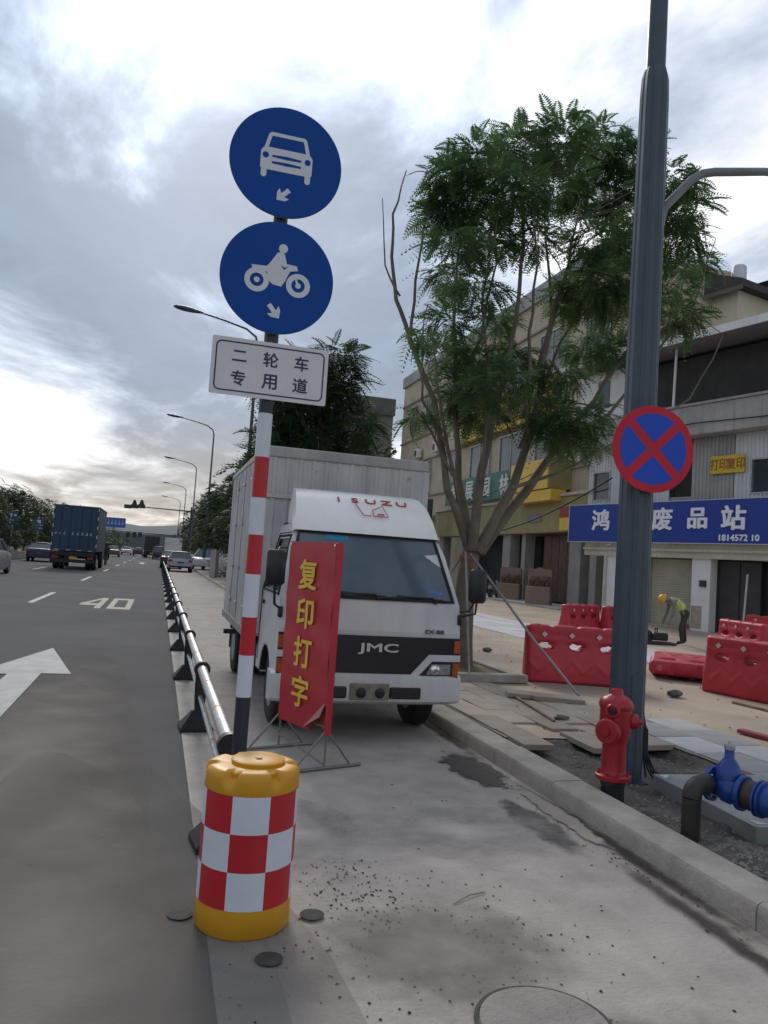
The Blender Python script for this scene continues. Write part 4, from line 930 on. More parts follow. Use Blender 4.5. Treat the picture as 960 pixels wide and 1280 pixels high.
part('column', white_wall, t, ((-4.12, -.05, 0), (-3.42, .62, 2.62)), ch=.015)
part('column', white_wall, t, ((-.44, -.02, 0), (.24, .62, 2.62)), ch=.015)
part('column', white_wall, t, ((3.6, -.02, 0), (4.3, .62, 2.62)), ch=.015)
part('lintel', cream_wall, t, ((-5.0, -.12, 2.42), (6.5, .58, 2.88)))
part('lintel_strip', cream_wall, t, ((-5.0, -.2, 2.62), (6.5, -.122, 2.70)))  # cream strip standing proud of the lintel face
part('wall_panel', cream_wall, t, ((-3.42, .15, .1), (-2.3, .58, 2.42)))
sh = thing('shutter', (0, 0, 0)); sh.parent = t
mb = MB(); P = []
for k in range(60): z = .12+k*.0385; P += [[(-2.3, .30+(.012 if k % 2 else 0), z), (-.44, .30+(.012 if k % 2 else 0), z)]]
mb.grid(P); mb.build('curtain', shut_m, sh, fix=False)
part('guide', galv, sh, ((-2.32, .22, .1), (-2.25, .34, 2.42)), ((-.5, .22, .1), (-.445, .34, 2.42)))
dn = thing('shop_doorway', (0, 0, 0)); dn.parent = t
part('doorway_shade', shade_in, dn, ((.24, .50, .05), (3.6, .58, 2.42)))  # dark sheet paints the shade within the doorway
for u0_, u1_ in ((.30, .98), (1.02, 1.66), (2.25, 2.9), (2.94, 3.55)):
    part('door_leaf', door_dk, dn, ((u0_, .33, .12), (u1_, .37, 2.38)))
part('door_frame', dark_steel, dn, ((.245, .30, .1), (.30, .42, 2.42)), ((.98, .30, .1), (1.02, .42, 2.40)), ((1.66, .30, .1), (1.72, .42, 2.40)), ((2.2, .30, .1), (2.25, .42, 2.40)))
part('meter_box', dark_steel, t, ((-.12, -.06, 1.55), (.12, -.022, 1.75)))
part('poster', mat('poster', (.34, .30, .25), .7, .3, 7), t, ((-.40, -.03, .25), (-.02, -.0215, .95)))
part('skirting_box', mat('brick_red', (.22, .10, .08), .8, .2, 6), t, ((-.62, .05, .1), (-.46, .25, .35)))
mb = MB(); mb.tube([(-3.98, -.10, 2.6), (-3.98, -.10, 1.0), (-3.98, -.10, .1)], .05, 10); mb.tube([(-3.98, -.10, 2.6), (-3.9, -.12, 2.75), (-3.7, -.12, 2.8)], .05, 10); mb.build('drain_pipe', mat('pvc', (.50, .50, .47), .5, .1, 4, dirt=.2), t, 50)
sg = thing('shop_sign', (0, 0, 0)); sg.parent = t
part('board', navy_board, sg, ((-5.64, -.32, 2.89), (5.2, -.16, 4.21)))
part('frame', mat('alu', (.55, .56, .58), .4, .1, 5, metal=.4), sg, ((-5.67, -.335, 2.865), (5.23, -.15, 2.889)), ((-5.67, -.335, 4.211), (5.23, -.15, 4.235)), ((-5.67, -.335, 2.8895), (-5.641, -.15, 4.2105)))
lt_w = mat('letter_white', (.80, .82, .88), .5, .05, 3)
for ch, u in (('鸿', -4.07), ('废', -1.40), ('品', -.06), ('站', 1.19)): text('lettering', ch, 1, lt_w, sg, (u, -.321, 3.66), XR, ZR, .03, .03, hgt=.70 if ch != '品' else .62, sx=1.12)
text('lettering', '1814572 10', 1, lt_w, sg, (1.38, -.321, 3.06), XR, ZR, .012, .03, hgt=.18, sx=1.12)
for nm, u0_, u1_, mt_, hol in (('corrugated_panel', -5.08, -4.86, corr_lt, None), ('corrugated_panel', -4.02, -1.46, corr_lt, None), ('corrugated_panel', -.60, .90, corr_dk, None), ('corrugated_panel', .92, 1.46, corr_lt, None), ('corrugated_panel', 2.5, 6.4, corr_lt, None)):
    mb = MB(); ribs(mb, u0_, u1_, 4.2, 6.25, .02); mb.build(nm, mt_, t, fix=False)
for a, b in ((-4.86, -4.02), (1.46, 2.5)):
    mb = MB(); ribs(mb, a, b, 5.45, 6.25, .02); mb.build('corrugated_panel', corr_lt, t, fix=False); mb = MB(); ribs(mb, a, b, 4.2, 4.38, .02); mb.build('corrugated_panel', corr_lt, t, fix=False)
    w_ = thing('window', (0, 0, 0)); w_.parent = t
    part('pane', glass_dark, w_, ((a+.04, .06, 4.42), (b-.04, .08, 5.41)))
    part('frame', galv, w_, ((a, -.02, 4.38), (a+.05, .07, 5.45)), ((b-.05, -.02, 4.38), (b, .07, 5.45)), ((a+.05, -.02, 4.38), (b-.05, .07, 4.43)), ((a+.05, -.02, 5.40), (b-.05, .07, 5.45)))
part('opening_shade', shade_in, t, ((-1.46, .22, 4.2), (-.60, .26, 6.2)))  # dark sheet in place of a gap, its shade painted on
ys = thing('print_sign', (0, 0, 0)); ys.parent = t
part('board', mat('print_yellow', (.62, .42, .03), .5, .06, 4), ys, ((.15, -.10, 5.05), (1.32, -.05, 5.60)))
text('lettering', '打印', 1, mat('print_brown', (.28, .10, .02), .5, .1, 4), ys, (.45, -.101, 5.33), XR, ZR, .006, .02, hgt=.34, sx=.85); text('lettering', '复印', 1, MT['print_brown'], ys, (1.03, -.101, 5.33), XR, ZR, .006, .02, hgt=.34, sx=.85)
part('balcony_parapet', conc_wall, t, ((-6.0, -.55, 6.25), (6.5, .0, 7.18)), ch=.02)
part('parapet_cap', conc_wall, t, ((-6.05, -.60, 7.182), (6.5, .05, 7.26)), ch=.01)
part('upper_wall', white_wall, t, ((-5.6, -.1, 7.262), (-3.0, .58, 9.1)))
w_ = thing('window', (0, 0, 0)); w_.parent = t
part('pane', glass_dark, w_, ((-4.70, -.13, 7.75), (-4.15, -.102, 8.75)))
part('recess_wall', mat('recess_shade', (.05, .052, .05), .8, .3, .8, streak=.3), t, ((-3.0, .50, 7.262), (6.5, .598, 9.1)))  # shade of the recess is put into this wall's dark colour
part('recess_column', conc_wall, t, ((2.9, .1, 7.262), (3.2, .4, 9.15)))
mb = MB(); mb.tube([(-1.08, -.42, 7.25), (-1.04, -.42, 9.2)], .045, 10); mb.build('roof_post', white_paint, t, 50)
mb = MB(); mb.prism([(-1.0, 9.16), (-1.0, 9.36), (5.5, 9.75), (5.5, 9.55)], (-5.8, 0, 0), YR, ZR, (12.3, 0, 0)); mb.build('canopy', mat('canopy_grey', (.25, .25, .26), .6, .1, 1.5, dirt=.2), t)
part('canopy_fascia', white_wall, t, ((-5.82, -1.04, 9.14), (6.5, -1.005, 9.38)))
mb = MB(); mb.tube([(1.62, -.35, .15), (1.66, -.25, 2.0)], .03, 8); o = mb.build('leaning_pole', mat('pole_white_red', (.55, .5, .5), .5, .1, 4), None, 50, loc=t.location); o.rotation_euler = t.rotation_euler; tag(o, 'thin white pole leaning before the dark shop doorway', 'pole')
# scattered items on the balcony edge
mb = MB(); mb.tube([(-6.0, -.58, 6.9), (-3.0, -.60, 6.55), (0, -.62, 6.6), (3, -.60, 6.5)], .018, 6); mb.build('balcony_cable', black_rub, t, 50)

# house behind the shop
t = thing('cream_house', (16.274, 20.405, 0), R(-75.72), 'cream house with dark tiled roof rising behind the recycling shop', 'building')
part('wall', mat('cream_high', (.62, .56, .44), .85, .08, .6, dirt=.15, streak=.15), t, ((-12.0, 7.2, 0), (-4.35, 13.0, 14.0)))
mb = MB(); mb.prism([(-12.4, 13.9), (-12.4, 14.2), (-8.1, 15.9), (-3.9, 14.2), (-3.9, 13.9)], (0, 6.8, 0), XR, ZR, (0, 6.6, 0)); rf = mb.build('roof', mat('roof_dark', (.06, .055, .055), .8, .2, 2), t)
part('gutter', mat('roof_trim', (.14, .12, .10), .7, .2, 2), t, ((-12.45, 6.72, 13.72), (-3.85, 6.795, 13.9)))
mb = MB(); mb.lathe([(.30, 14.1), (.30, 15.3), (.25, 15.38)], 16, Matrix.Translation((-5.05, 8.2, 0))); mb.build('water_tank', mat('tank_white', (.55, .57, .62), .5, .08, 3), rf, 40)
t = thing('grey_house', (16.274, 20.405, 0), R(-75.72), 'blue grey tall house with small windows behind the cream house', 'building')
part('wall', mat('bluegrey_wall', (.19, .22, .26), .85, .12, .5, dirt=.2, streak=.3), t, ((-10.6, 14.0, 0), (4, 20, 16.6)))
mb = MB(); mb.prism([(14.0, 16.6), (20, 16.6), (20, 18.6), (13.6, 16.75)], (-10.9, 0, 0), YR, ZR, (15, 0, 0)); mb.build('roof', MT['roof_dark'], t)
for u in (-9.0, -6.2):
    w_ = thing('window', (0, 0, 0)); w_.parent = t
    part('pane', glass_dark, w_, ((u-.55, 13.96, 13.9), (u+.55, 13.995, 15.3))); part('frame', galv, w_, ((u-.03, 13.93, 13.9), (u+.03, 13.959, 15.3)), ((u-.6, 13.92, 13.8), (u+.6, 13.999, 13.899)))
part('balcony_panel', corr_lt, t, ((-8.3, 13.5, 12.2), (2.5, 13.6, 13.6)), ((-8.3, 13.602, 12.2), (2.5, 13.999, 12.35)))

# ================================================================== BEIGE SHOP ROW (parallel to the road)
k_ = 17/19.; yb = lambda y: -y*k_; zb_ = lambda z: 1.62+(z-1.62)*k_
beige = mat('beige_tile', (.52, .44, .33), .75, .10, .8, dirt=.25, streak=.3)
olive = mat('olive_fascia', (.33, .28, .13), .7, .12, 1.5, dirt=.25)
greenb = mat('green_board', (.010, .145, .11), .5, .1, 1.5)
yelb = mat('yellow_board', (.76, .50, .07), .55, .08, 1.5, dirt=.15)
wood_d = mat('brown_door', (.10, .05, .038), .5, .3, 3, dirt=.3)
pil = mat('pillar_grey', (.30, .30, .28), .7, .1, 2, dirt=.2)
t = thing('shop_row', (17.0, 0, 0), R(-90), 'beige shop building with green and yellow signboards behind the tree', 'building')
# local: x = -Y, y = inward
UL, UR = -57.0, -27.6
part('core_wall', beige, t, ((UL, .35, 5.0), (UR, 5.8, 15.2)), ((UL, 1.6, .2), (UR, 5.8, 5.0)))
part('parapet', conc_wall, t, ((UL-.1, .2, 15.202), (UR, .5, 16.0)))
part('roof_house', dark_steel, t, ((UL+4, 1.5, 15.25), (UL+9, 5.0, 17.2)))
part('fascia', olive, t, ((-46.5, -.25, zb_(3.72)), (UR, .5, 5.05)))
part('fascia_ledge', cream_wall, t, ((-46.5, -.35, 5.051), (UR, .345, 5.18)))
for u0_, u1_ in ((-40.6*k_-.3, -38.95*k_-.9), (-38.25*k_-.25, -38.25*k_+.15), (-33.4*k_, -32.35*k_), (-46, -45.3), (-42.6, -42.2), (-28.2, -27.7)):
    part('pillar', pil, t, ((u0_, -.05, .3), (u1_, .45, zb_(3.72)-.001)))
for u0_, u1_ in ((-36.7*k_, -33.5*k_), (-32.2*k_, -30.9*k_)):
    d_ = thing('door', (0, 0, 0)); d_.parent = t; n_ = 4 if u1_-u0_ > 2 else 2
    part('door_back', shade_in, d_, ((u0_, .40, .35), (u1_, .44, 3.45)))  # dark sheet for the shade behind the leaves
    for i in range(n_):
        a = u0_+(u1_-u0_)*i/n_; b = u0_+(u1_-u0_)*(i+1)/n_
        lf = part('leaf', wood_d, d_, ((a+.02, .30, .42), (b-.02, .36, 3.42)))
for u0_, u1_ in ((-45.2, -42.7), (-42.1, -40.0*k_-.9), (-38.9*k_-.8, -38.5*k_)):
    part('shop_shade', shade_in, t, ((u0_, 1.0, .35), (u1_, 1.1, 3.45)))  # shade of the shop inside, painted as a dark sheet
part('shop_panel', mat('panel_blue', (.20, .22, .25), .6, .1, 3), t, ((-37.5*k_, -.29, 4.0), (-36.0*k_, -.252, 4.35)))  # plain blue-grey board on the fascia
gs = thing('green_sign', (0, 0, 0)); gs.parent = t
part('board', greenb, gs, ((-49.3*k_, -.55, zb_(5.75)), (-38.6*k_, -.36, zb_(7.3))))
for i, ch in enumerate('发展园林'): text('lettering', ch, 1, mat('letter_cream', (.6, .62, .58), .5, .05, 3), gs, ((-47.6+i*2.55)*k_, -.551, zb_(6.5)), XR, ZR, .06, .03, hgt=.98)
yx = thing('yellow_box', (0, 0, 0)); yx.parent = t
part('board', yelb, yx, ((-38.5*k_, -.85, zb_(5.85)), (-34.3*k_, -.80, zb_(7.35))))
part('box_side', olive, yx, ((-38.5*k_, -.80, zb_(5.86)), (-34.3*k_-.001, .34, zb_(7.33))))
part('ledge', yelb, yx, ((-38.2*k_, -.80, zb_(5.25)), (-34.0*k_, -.05, zb_(5.80))))
part('red_board', mat('red_board', (.30, .04, .03), .6, .15, 3), t, ((-33.4*k_, -.60, zb_(4.35)), (-32.3*k_, -.36, zb_(4.85))))
part('small_yellow_board', yelb, t, ((-33.4*k_, -.61, zb_(3.75)), (-32.3*k_, -.36, zb_(4.34))))
# windows, two storeys
def window(u0_, u1_, z0_, z1_, sashes=2):
    w_ = thing('window', (0, 0, 0)); w_.parent = t
    part('pane', mat('far_glass', (.10, .115, .12), .2, .3, .8), w_, ((u0_, .28, z0_), (u1_, .30, z1_)))
    fr_ = [((u0_-.06, .22, z0_-.06), (u0_, .349, z1_+.06)), ((u1_, .22, z0_-.06), (u1_+.06, .349, z1_+.06)), ((u0_, .22, z1_), (u1_, .349, z1_+.06)), ((u0_, .18, z0_-.08), (u1_, .349, z0_))]
    for s_ in range(1, sashes): x = u0_+(u1_-u0_)*s_/sashes; fr_.append(((x-.025, .25, z0_), (x+.025, .279, z1_)))
    part('frame', galv, w_, *fr_)
for z0_, z1_ in ((6.6, 8.75), (11.2, 13.2)):
    for u0_, u1_ in ((-54.5, -53.0), (-51.2, -49.6), (-47.6*k_-4, -47.6*k_-2.4), (-47.4*k_, -44.4*k_), (-42.8*k_, -39.9*k_), (-38.2*k_, -35.5*k_), (-33.4*k_, -31.3*k_)):
        window(u0_, u1_, z0_, z1_)
for z in (6.35, 8.95, 10.72, 13.6): part('string_course', mat('beige_dark', (.30, .25, .19), .8, .12, 1), t, ((UL, .24, z), (UR, .345, z+.10)))
uy = thing('yellow_sign', (0, 0, 0)); uy.parent = t
part('board', yelb, uy, ((-49.6*k_, -.10, zb_(9.95)), (-36.2*k_, .20, zb_(11.75))))
text('lettering', '南五金店', 1, mat('letter_red2', (.40, .05, .03), .5, .1, 4), uy, (-41.9*k_, -.101, zb_(10.85)), XR, ZR, .05, .03, hgt=.95, sx=1.5)
for u in (-52.0, -48.2):
    ac = thing('air_conditioner', (0, 0, 0)); ac.parent = t
    part('case', white_paint, ac, ((u-.45, -.05, 9.2), (u+.45, .235, 9.85)), ch=.02)
    mb = MB(); mb.lathe([(.24, 0), (.25, .012), (.05, .014)], 20, Matrix.Translation((u-.12, -.051, 9.52)) @ MX); mb.build('fan_grille', dark_steel, ac)
pl = MB(); pl.box((14.9, 27.0, .10), (17.9, 56, .34)); pl.box((14.5, 27.0, .05), (14.898, 56, .22)); tag(pl.build('shop_platform', conc_wall), kind='structure')
t = thing('dark_board', (14.6, 44.5, .2), R(-60), 'black notice board with white rows of text standing beside the green shop', 'notice board')
part('board', dark_steel, t, ((-1.4, 0, 3.2), (1.4, .1, 5.4)))
mb = MB()
for k in range(6): mb.box((-1.2, -.012, 3.5+.3*k), (random.uniform(.5, 1.2), -.001, 3.6+.3*k))
mb.build('text_rows', sign_white, t); part('post', dark_steel, t, ((-1.2, .02, 0), (-1.1, .08, 3.2)), ((1.1, .02, 0), (1.2, .08, 3.2)))

# grey concrete block beyond the shops
t = thing('concrete_block', (13.6, 58.2, 0), label='plain grey concrete building with a dark cornice behind the truck', cat='building')
part('wall', mat('dark_concrete', (.20, .20, .205), .85, .12, .5, dirt=.25, streak=.35), t, ((0, 0, 0), (3.3, 12, 13.2)))
part('cornice', mat('cornice_dark', (.13, .125, .12), .85, .15, 1, streak=.4), t, ((-.3, -.35, 13.2), (3.35, 12.2, 14.5)))
part('downpipe', dark_steel, t, ((1.2, -.06, 4), (1.28, -.002, 13.19)))
for u in (.8,): 
    w_ = thing('window', (0, 0, 0)); w_.parent = t; part('pane', glass_dark, w_, ((u-.6, -.04, 6), (u+.6, -.005, 7.6)))

# carved stone blocks
def stone_block(loc, rz, label):
    t = thing('stone_block', loc, rz, label, 'stone block', 'carved sandstone blocks before the shops')
    sm = mat('sandstone', (.27, .205, .165), .9, .15, 2, bump=.5, bscale=14, dirt=.2)
    mb = MB(); mb.bbox((-.52, -.30, 0), (.52, .30, .80), .04); mb.build('plinth', sm, t)
    mb = MB(); mb.prism([(-.50, .80), (-.50, 1.46), (-.44, 1.54), (-.12, 1.54), (-.10, 1.60), (.10, 1.60), (.12, 1.54), (.44, 1.54), (.50, 1.46), (.50, .80)], (0, .02, 0), XR, ZR, (0, .22, 0)); mb.build('back_slab', sm, t)
    for x in (-.27, .21):
        x = x; mb = MB(); mb.tube([(x-.16, -.08, 1.06), (x, -.08, 1.12), (x+.12, -.08, 1.08)], [.08, .13, .10], 10)
        for dx in (-.14, -.04, .08, .15): mb.tube([(x+dx, -.08, .79), (x+dx, -.08, 1.05)], [.035, .05], 8)
        mb.tube([(x+.10, -.08, 1.10), (x+.19, -.09, 1.18), (x+.23, -.10, 1.0), (x+.24, -.10, .86)], [.08, .08, .04, .025], 8); mb.build('carved_animal', mat('sandstone_dark', (.15, .105, .085), .9, .2, 4, bump=.5), t, 50)
    return t
for px, py, lab in ((677, 757, 'carved sandstone block in front of the wide brown shop door'), (640, 750, 'carved sandstone block left of its twin, before the dark shop front')):
    z = .30; p = gp(px, py, z); stone_block((p.x, p.y+.3, z-.02), R(-38), lab)

# cables strung across the fronts
def cable(a, b, sag, r, label):
    a, b = Vector(a), Vector(b); pts = [a.lerp(b, i/14)-ZR*sag*4*(i/14)*(1-i/14) for i in range(15)]
    mb = MB(); mb.tube(pts, r, 6); o = mb.build('overhead_cable', black_rub, None, 60); tag(o, label, 'cable')
cable(onX(600, 668, 15.5), (14.9, 23.6, 5.1), .35, .03, 'black cable sagging in front of the yellow shop box')
cable(onX(575, 632, 15.8), onX(718, 566, 15.2), .1, .022, 'thin cable running along the top of the green signboard')

# ================================================================== WORKER
def skin(name, verts, edges, radii, mt_, parent, root=0, sub=2):
    me = bpy.data.meshes.new(name); me.from_pydata(verts, edges, []); o = bpy.data.objects.new(name, me); COL.objects.link(o)
    md = o.modifiers.new('s', 'SKIN'); md.use_smooth_shade = True
    sv_ = me.skin_vertices[0].data
    for i, r_ in enumerate(radii): sv_[i].radius = r_ if isinstance(r_, tuple) else (r_, r_); sv_[i].use_root = (i == root)
    o.modifiers.new('u', 'SUBSURF').levels = sub
    dg = bpy.context.evaluated_depsgraph_get(); m2 = bpy.data.meshes.new_from_object(o.evaluated_get(dg)); bpy.data.objects.remove(o)
    m2.name = name; m2.materials.clear()
    for q in (mt_ if isinstance(mt_, list) else [mt_]): m2.materials.append(q)
    m2.shade_smooth(); return link(name, m2, parent)
p = gp(845, 806, .15)
t = thing('person', (p.x, p.y, .15), R(-16), 'worker in yellow vest and helmet bending over beside the granite band', 'person')
trou = mat('trousers', (.045, .05, .035), .9, .2, 6); shirt = mat('shirt_grey', (.20, .20, .19), .9, .2, 6); skin_m = mat('skin', (.30, .17, .11), .6, .1, 6); t.scale = (.92, .92, .92); boot = mat('boot', (.03, .028, .026), .8, .2, 6)
V_ = [(.20, 0, .86), (.06, 0, .98), (-.10, 0, 1.10), (-.22, 0, 1.16), (-.30, 0, 1.15), (-.38, 0, 1.13),          # pelvis, spine, chest, neck, head
      (.20, -.10, .82), (.06, -.12, .47), (.10, -.12, .09), (-.04, -.12, .05),                                    # near leg
      (.22, .10, .82), (.22, .12, .46), (.28, .13, .09), (.14, .13, .05),                                        # far leg
      (-.16, -.19, 1.11), (-.17, -.21, .84), (-.26, -.17, .60), (-.29, -.15, .50),                               # near arm
      (-.16, .19, 1.11), (-.19, .20, .85), (-.30, .14, .62), (-.33, .12, .52)]
E_ = [(0, 1), (1, 2), (2, 3), (3, 4), (4, 5), (0, 6), (6, 7), (7, 8), (8, 9), (0, 10), (10, 11), (11, 12), (12, 13), (2, 14), (14, 15), (15, 16), (16, 17), (2, 18), (18, 19), (19, 20), (20, 21)]
Rr = [(.15, .12), (.145, .12), (.155, .12), .065, .085, .09, .095, .07, .05, .045, .095, .07, .05, .045, .06, .048, .04, .04, .06, .048, .04, .04]
body = skin('body', V_, E_, Rr, [shirt, trou, boot, skin_m], t)
mi = []
for f in body.data.polygons:
    c = f.center; mi.append(2 if c.z < .13 else 1 if (c.z < .80 and c.x > -.12) or (c.x > .12 and c.z < .92) else 3 if (c.x < -.27 and (c.z > .9 or c.z < .57)) else 0)
body.data.polygons.foreach_set('material_index', mi)
hv = mat('hi_vis', (.52, .62, .05), .6, .08, 6)
skin('vest', [(.12, 0, .935), (.0, 0, 1.03), (-.11, 0, 1.105), (-.19, 0, 1.145), (-.14, -.12, 1.12), (-.14, .12, 1.12)], [(0, 1), (1, 2), (2, 3), (2, 4), (2, 5)], [(.172, .14), (.168, .138), (.172, .138), (.10, .09), (.105, .09), (.105, .09)], hv, t, 1)
mb = MB(); ax_ = Vector((-.80, 0, .60)).normalized()
for s in (-.165, -.05): 
    pass
vz = mat('reflective_grey', (.55, .56, .58), .4, .08, 6)
for c, r_ in (((.04, 0, 1.0), .176), ((-.07, 0, 1.085), .18)):
    m2 = MB(); rot = ZR.rotation_difference(ax_).to_matrix().to_4x4(); M_ = Matrix.Translation(c) @ rot @ Matrix.Diagonal((.83, 1.0, 1, 1)); m2.lathe([(r_, -.022), (r_, .022)], 20, M_, caps=False); m2.build('reflective_band', vz, t, 60)
mb = MB(); M_ = Matrix.Translation((-.375, 0, 1.155)) @ Matrix.Rotation(R(-75), 4, 'Y'); mb.lathe([(.135, -.01), (.130, .0), (.125, .04), (.105, .09), (.06, .125), (.01, .135)], 20, M_); mb.build('helmet', mat('helmet_yellow', (.60, .36, .03), .4, .08, 5), t, 60)
for s in (-1, 1):
    hb = Vector((-.29, -.15, .50)) if s < 0 else Vector((-.33, .12, .52))
    for k in range(5): 
        d_ = Vector((-.02-.012*(k == 0), (-.03+.015*k)*1.0, 0)); mb = MB(); mb.tube([hb+d_*.6+Vector((0, 0, -.02)), hb+d_+Vector((-.015, 0, -.06)), hb+d_+Vector((.005, 0, -.09+.01*(k == 4)))], [.011, .010, .008], 6); mb.build('finger', skin_m, t, 60)
t = thing('cutting_machine', (p.x-.55, p.y+.12, .15), R(-16), 'small dark ground cutting machine under the bending worker', 'machine')
mb = MB(); mb.bbox((-.05, -.12, .08), (.32, .12, .26), .03); mb.build('motor', black_pl, t)
mb = MB(); mb.lathe([(.16, -.012), (.16, .012)], 24, Matrix.Translation((-.16, 0, .16)) @ MX); mb.build('blade_guard', dark_steel, t)
mb = MB(); mb.tube([(.0, -.1, .2), (.0, -.1, .36), (.12, .1, .36), (.12, .1, .2)], .014, 8); mb.build('handle', black_pl, t)
mb = MB(); mb.bbox((-.5, -.2, .0), (.5, .2, .05), .01); mb.build('base_board', dark_steel, t)

# ================================================================== TREES
def frond_geo(L_=.38, pairs=11, pl=.11, pw=.017, droop=.25):
    """a feathered leaf as small diamond leaflets along a drooping stalk; returns (V, F) arrays of quads"""
    v, f = [], []
    for i in range(pairs):
        s = (i+1)/pairs; x = L_*s; z = -droop*L_*s*s; w = pl*math.sin(math.pi*(.15+.8*s))**.6
        for sg in (-1, 1):
            a = (x, 0, z); tip = (x+w*.45, sg*w, z-.25*w*random.uniform(.3, 1.3)); mx, my, mz = [(a[k]+tip[k])/2 for k in range(3)]
            b = len(v); v += [a, (mx+pw, my, mz), tip, (mx-pw, my, mz)]; f.append((b, b+1, b+2, b+3))
    b = len(v); v += [(0, 0, 0), (L_*.5, .004, -droop*L_*.25), (L_, 0, -droop*L_), (L_*.5, -.004, -droop*L_*.25)]; f.append((b, b+1, b+2, b+3))
    return np.array(v), np.array(f)
FR = [frond_geo(droop=d) for d in (.2, .5, .8, 1.1)]
FR2 = [frond_geo(L_=.30, pairs=4, pl=.12, pw=.04, droop=d) for d in (.2, .5, .8)]
def fronds(name, spots, scale, mt_, parent, lib=None, up_=.15):
    """spots: list of (centre, outward direction)"""
    lib = lib or FR; VV, FF = [], []; off = 0
    for c, d in spots:
        v, f = lib[rng.integers(len(lib))]; s = scale*rng.uniform(.7, 1.25)
        x = np.array(d)+rng.normal(0, .35, 3); x /= np.linalg.norm(x); y = np.cross([0, 0, 1], x)+rng.normal(0, .25, 3); y -= x*np.dot(x, y); y /= np.linalg.norm(y)+1e-9; z = np.cross(x, y)
        VV.append((v*s) @ np.array([x, y, z])+np.array(c)); FF.append(f+off); off += len(v)
    V, Fc = np.concatenate(VV), np.concatenate(FF)
    me = bpy.data.meshes.new(name); me.vertices.add(len(V)); me.vertices.foreach_set('co', V.astype(np.float32).ravel())
    me.loops.add(Fc.size); me.loops.foreach_set('vertex_index', Fc.astype(np.int32).ravel()); me.polygons.add(len(Fc))
    me.polygons.foreach_set('loop_start', np.arange(0, Fc.size, 4, dtype=np.int32)); me.update(calc_edges=True); me.materials.append(mt_)
    return link(name, me, parent)
bark = mat('bark', (.17, .145, .115), .9, .2, 5, bump=.8, bscale=22, dirt=.35)
leaf_a = leafmat('leaf_flame', (.075, .140, .062), (.135, .225, .085)); leaf_b = leafmat('leaf_dark', (.030, .060, .028), (.065, .105, .042)); leaf_c = leafmat('leaf_far', (.026, .050, .024), (.06, .088, .04))
def clump_spots(c, r, n, flat=.7):
    o = []
    for _ in range(n):
        d = rng.normal(0, 1, 3); d /= np.linalg.norm(d); q = rng.uniform(.25, 1)**.6
        p_ = np.array(c)+d*q*np.array([r, r, r*flat]); dd = d*np.array([1, 1, .25]); dd[2] += rng.uniform(-.45, .2); o.append((p_, dd))
    return o
TB = gp(577, 838, .15); ty = TB.y
t = thing('flame_tree', (TB.x, TB.y, .15), label='feathery green tree with bare side branches propped beside the parked truck', cat='tree')
def lp(px, py, dy=0): return onY(px, py+(8 if py < 300 else 0), ty+dy)-t.location
fork = lp(590, 682)
trunk = MB(); trunk.tube([lp(575, 842), lp(577, 800), lp(580, 750), lp(585, 712), fork+Vector((0, 0, .02))], [.19, .16, .148, .142, .125], 14)
limbs = [([(588, 692), (560, 610), (543, 500), (512, 420), (497, 375), (490, 320), (492, 260), (508, 205)], [.09, .065, .05, .042, .036, .028, .020, .008], 0, -.2),
         ([(512, 430), (520, 350), (530, 280), (548, 200)], [.03, .024, .018, .007], -.1, -.3), ([(500, 370), (482, 330), (478, 240)], [.020, .014, .006], -.1, 0),
         ([(588, 690), (574, 600), (570, 500), (566, 400), (575, 290)], [.085, .065, .05, .032, .014], .2, .5),
         ([(590, 688), (602, 590), (622, 500), (645, 400), (655, 290), (650, 220)], [.10, .08, .06, .042, .028, .012], -.1, -.7),
         ([(596, 690), (640, 610), (665, 540), (690, 400), (712, 330), (725, 240)], [.11, .085, .065, .05, .03, .012], -.1, -.3),
         ([(600, 690), (655, 615), (700, 555), (742, 500), (790, 430), (815, 330), (830, 260)], [.10, .09, .065, .05, .035, .022, .01], .1, .8),
         ([(700, 553), (760, 520), (820, 440), (868, 380), (895, 290)], [.05, .035, .025, .016, .005], -.2, -.6),
         ([(640, 610), (700, 590), (760, 560), (860, 500), (905, 420), (880, 400)], [.035, .028, .02, .015, .010, .005], -.4, -.9),
         ([(655, 520), (690, 400), (680, 250)], [.05, .035, .012], 0, .6), ([(560, 520), (600, 420), (620, 330), (618, 230)], [.04, .03, .018, .008], .2, .9),
         ([(570, 600), (540, 540), (520, 510)], [.03, .02, .01], -.1, -.4), ([(575, 640), (552, 520), (540, 420)], [.04, .03, .012], 0, -.5), ([(600, 600), (612, 480), (604, 380), (622, 260)], [.035, .026, .018, .007], -.3, -1.0), ([(650, 560), (700, 430), (752, 340), (770, 240)], [.04, .03, .02, .008], .3, 1.1), ([(560, 560), (530, 500), (524, 440), (535, 380)], [.03, .022, .015, .006], -.2, -.7), ([(660, 540), (662, 420), (672, 330), (664, 240)], [.04, .03, .02, .008], -.4, -1.1)]
nodes = []
for pts_, rs, d0, d1 in limbs:
    n_ = len(pts_); P = [lp(a, b, d0+(d1-d0)*i/(n_-1)) for i, (a, b) in enumerate(pts_)]
    # smooth the line by inserting midpoints with small kinks
    Q, rq = [], []
    for i in range(n_-1):
        for k in range(3):
            f_ = k/3; p_ = P[i].lerp(P[i+1], f_)
            if k or i: p_ = p_+Vector(rng.normal(0, .012, 3))
            Q.append(p_); rq.append((rs[i]+(rs[i+1]-rs[i])*f_)*.84)
    Q.append(P[-1]); rq.append(rs[-1]); trunk.tube(Q, rq, 8); nodes += [(q, r_) for q, r_ in zip(Q, rq)]
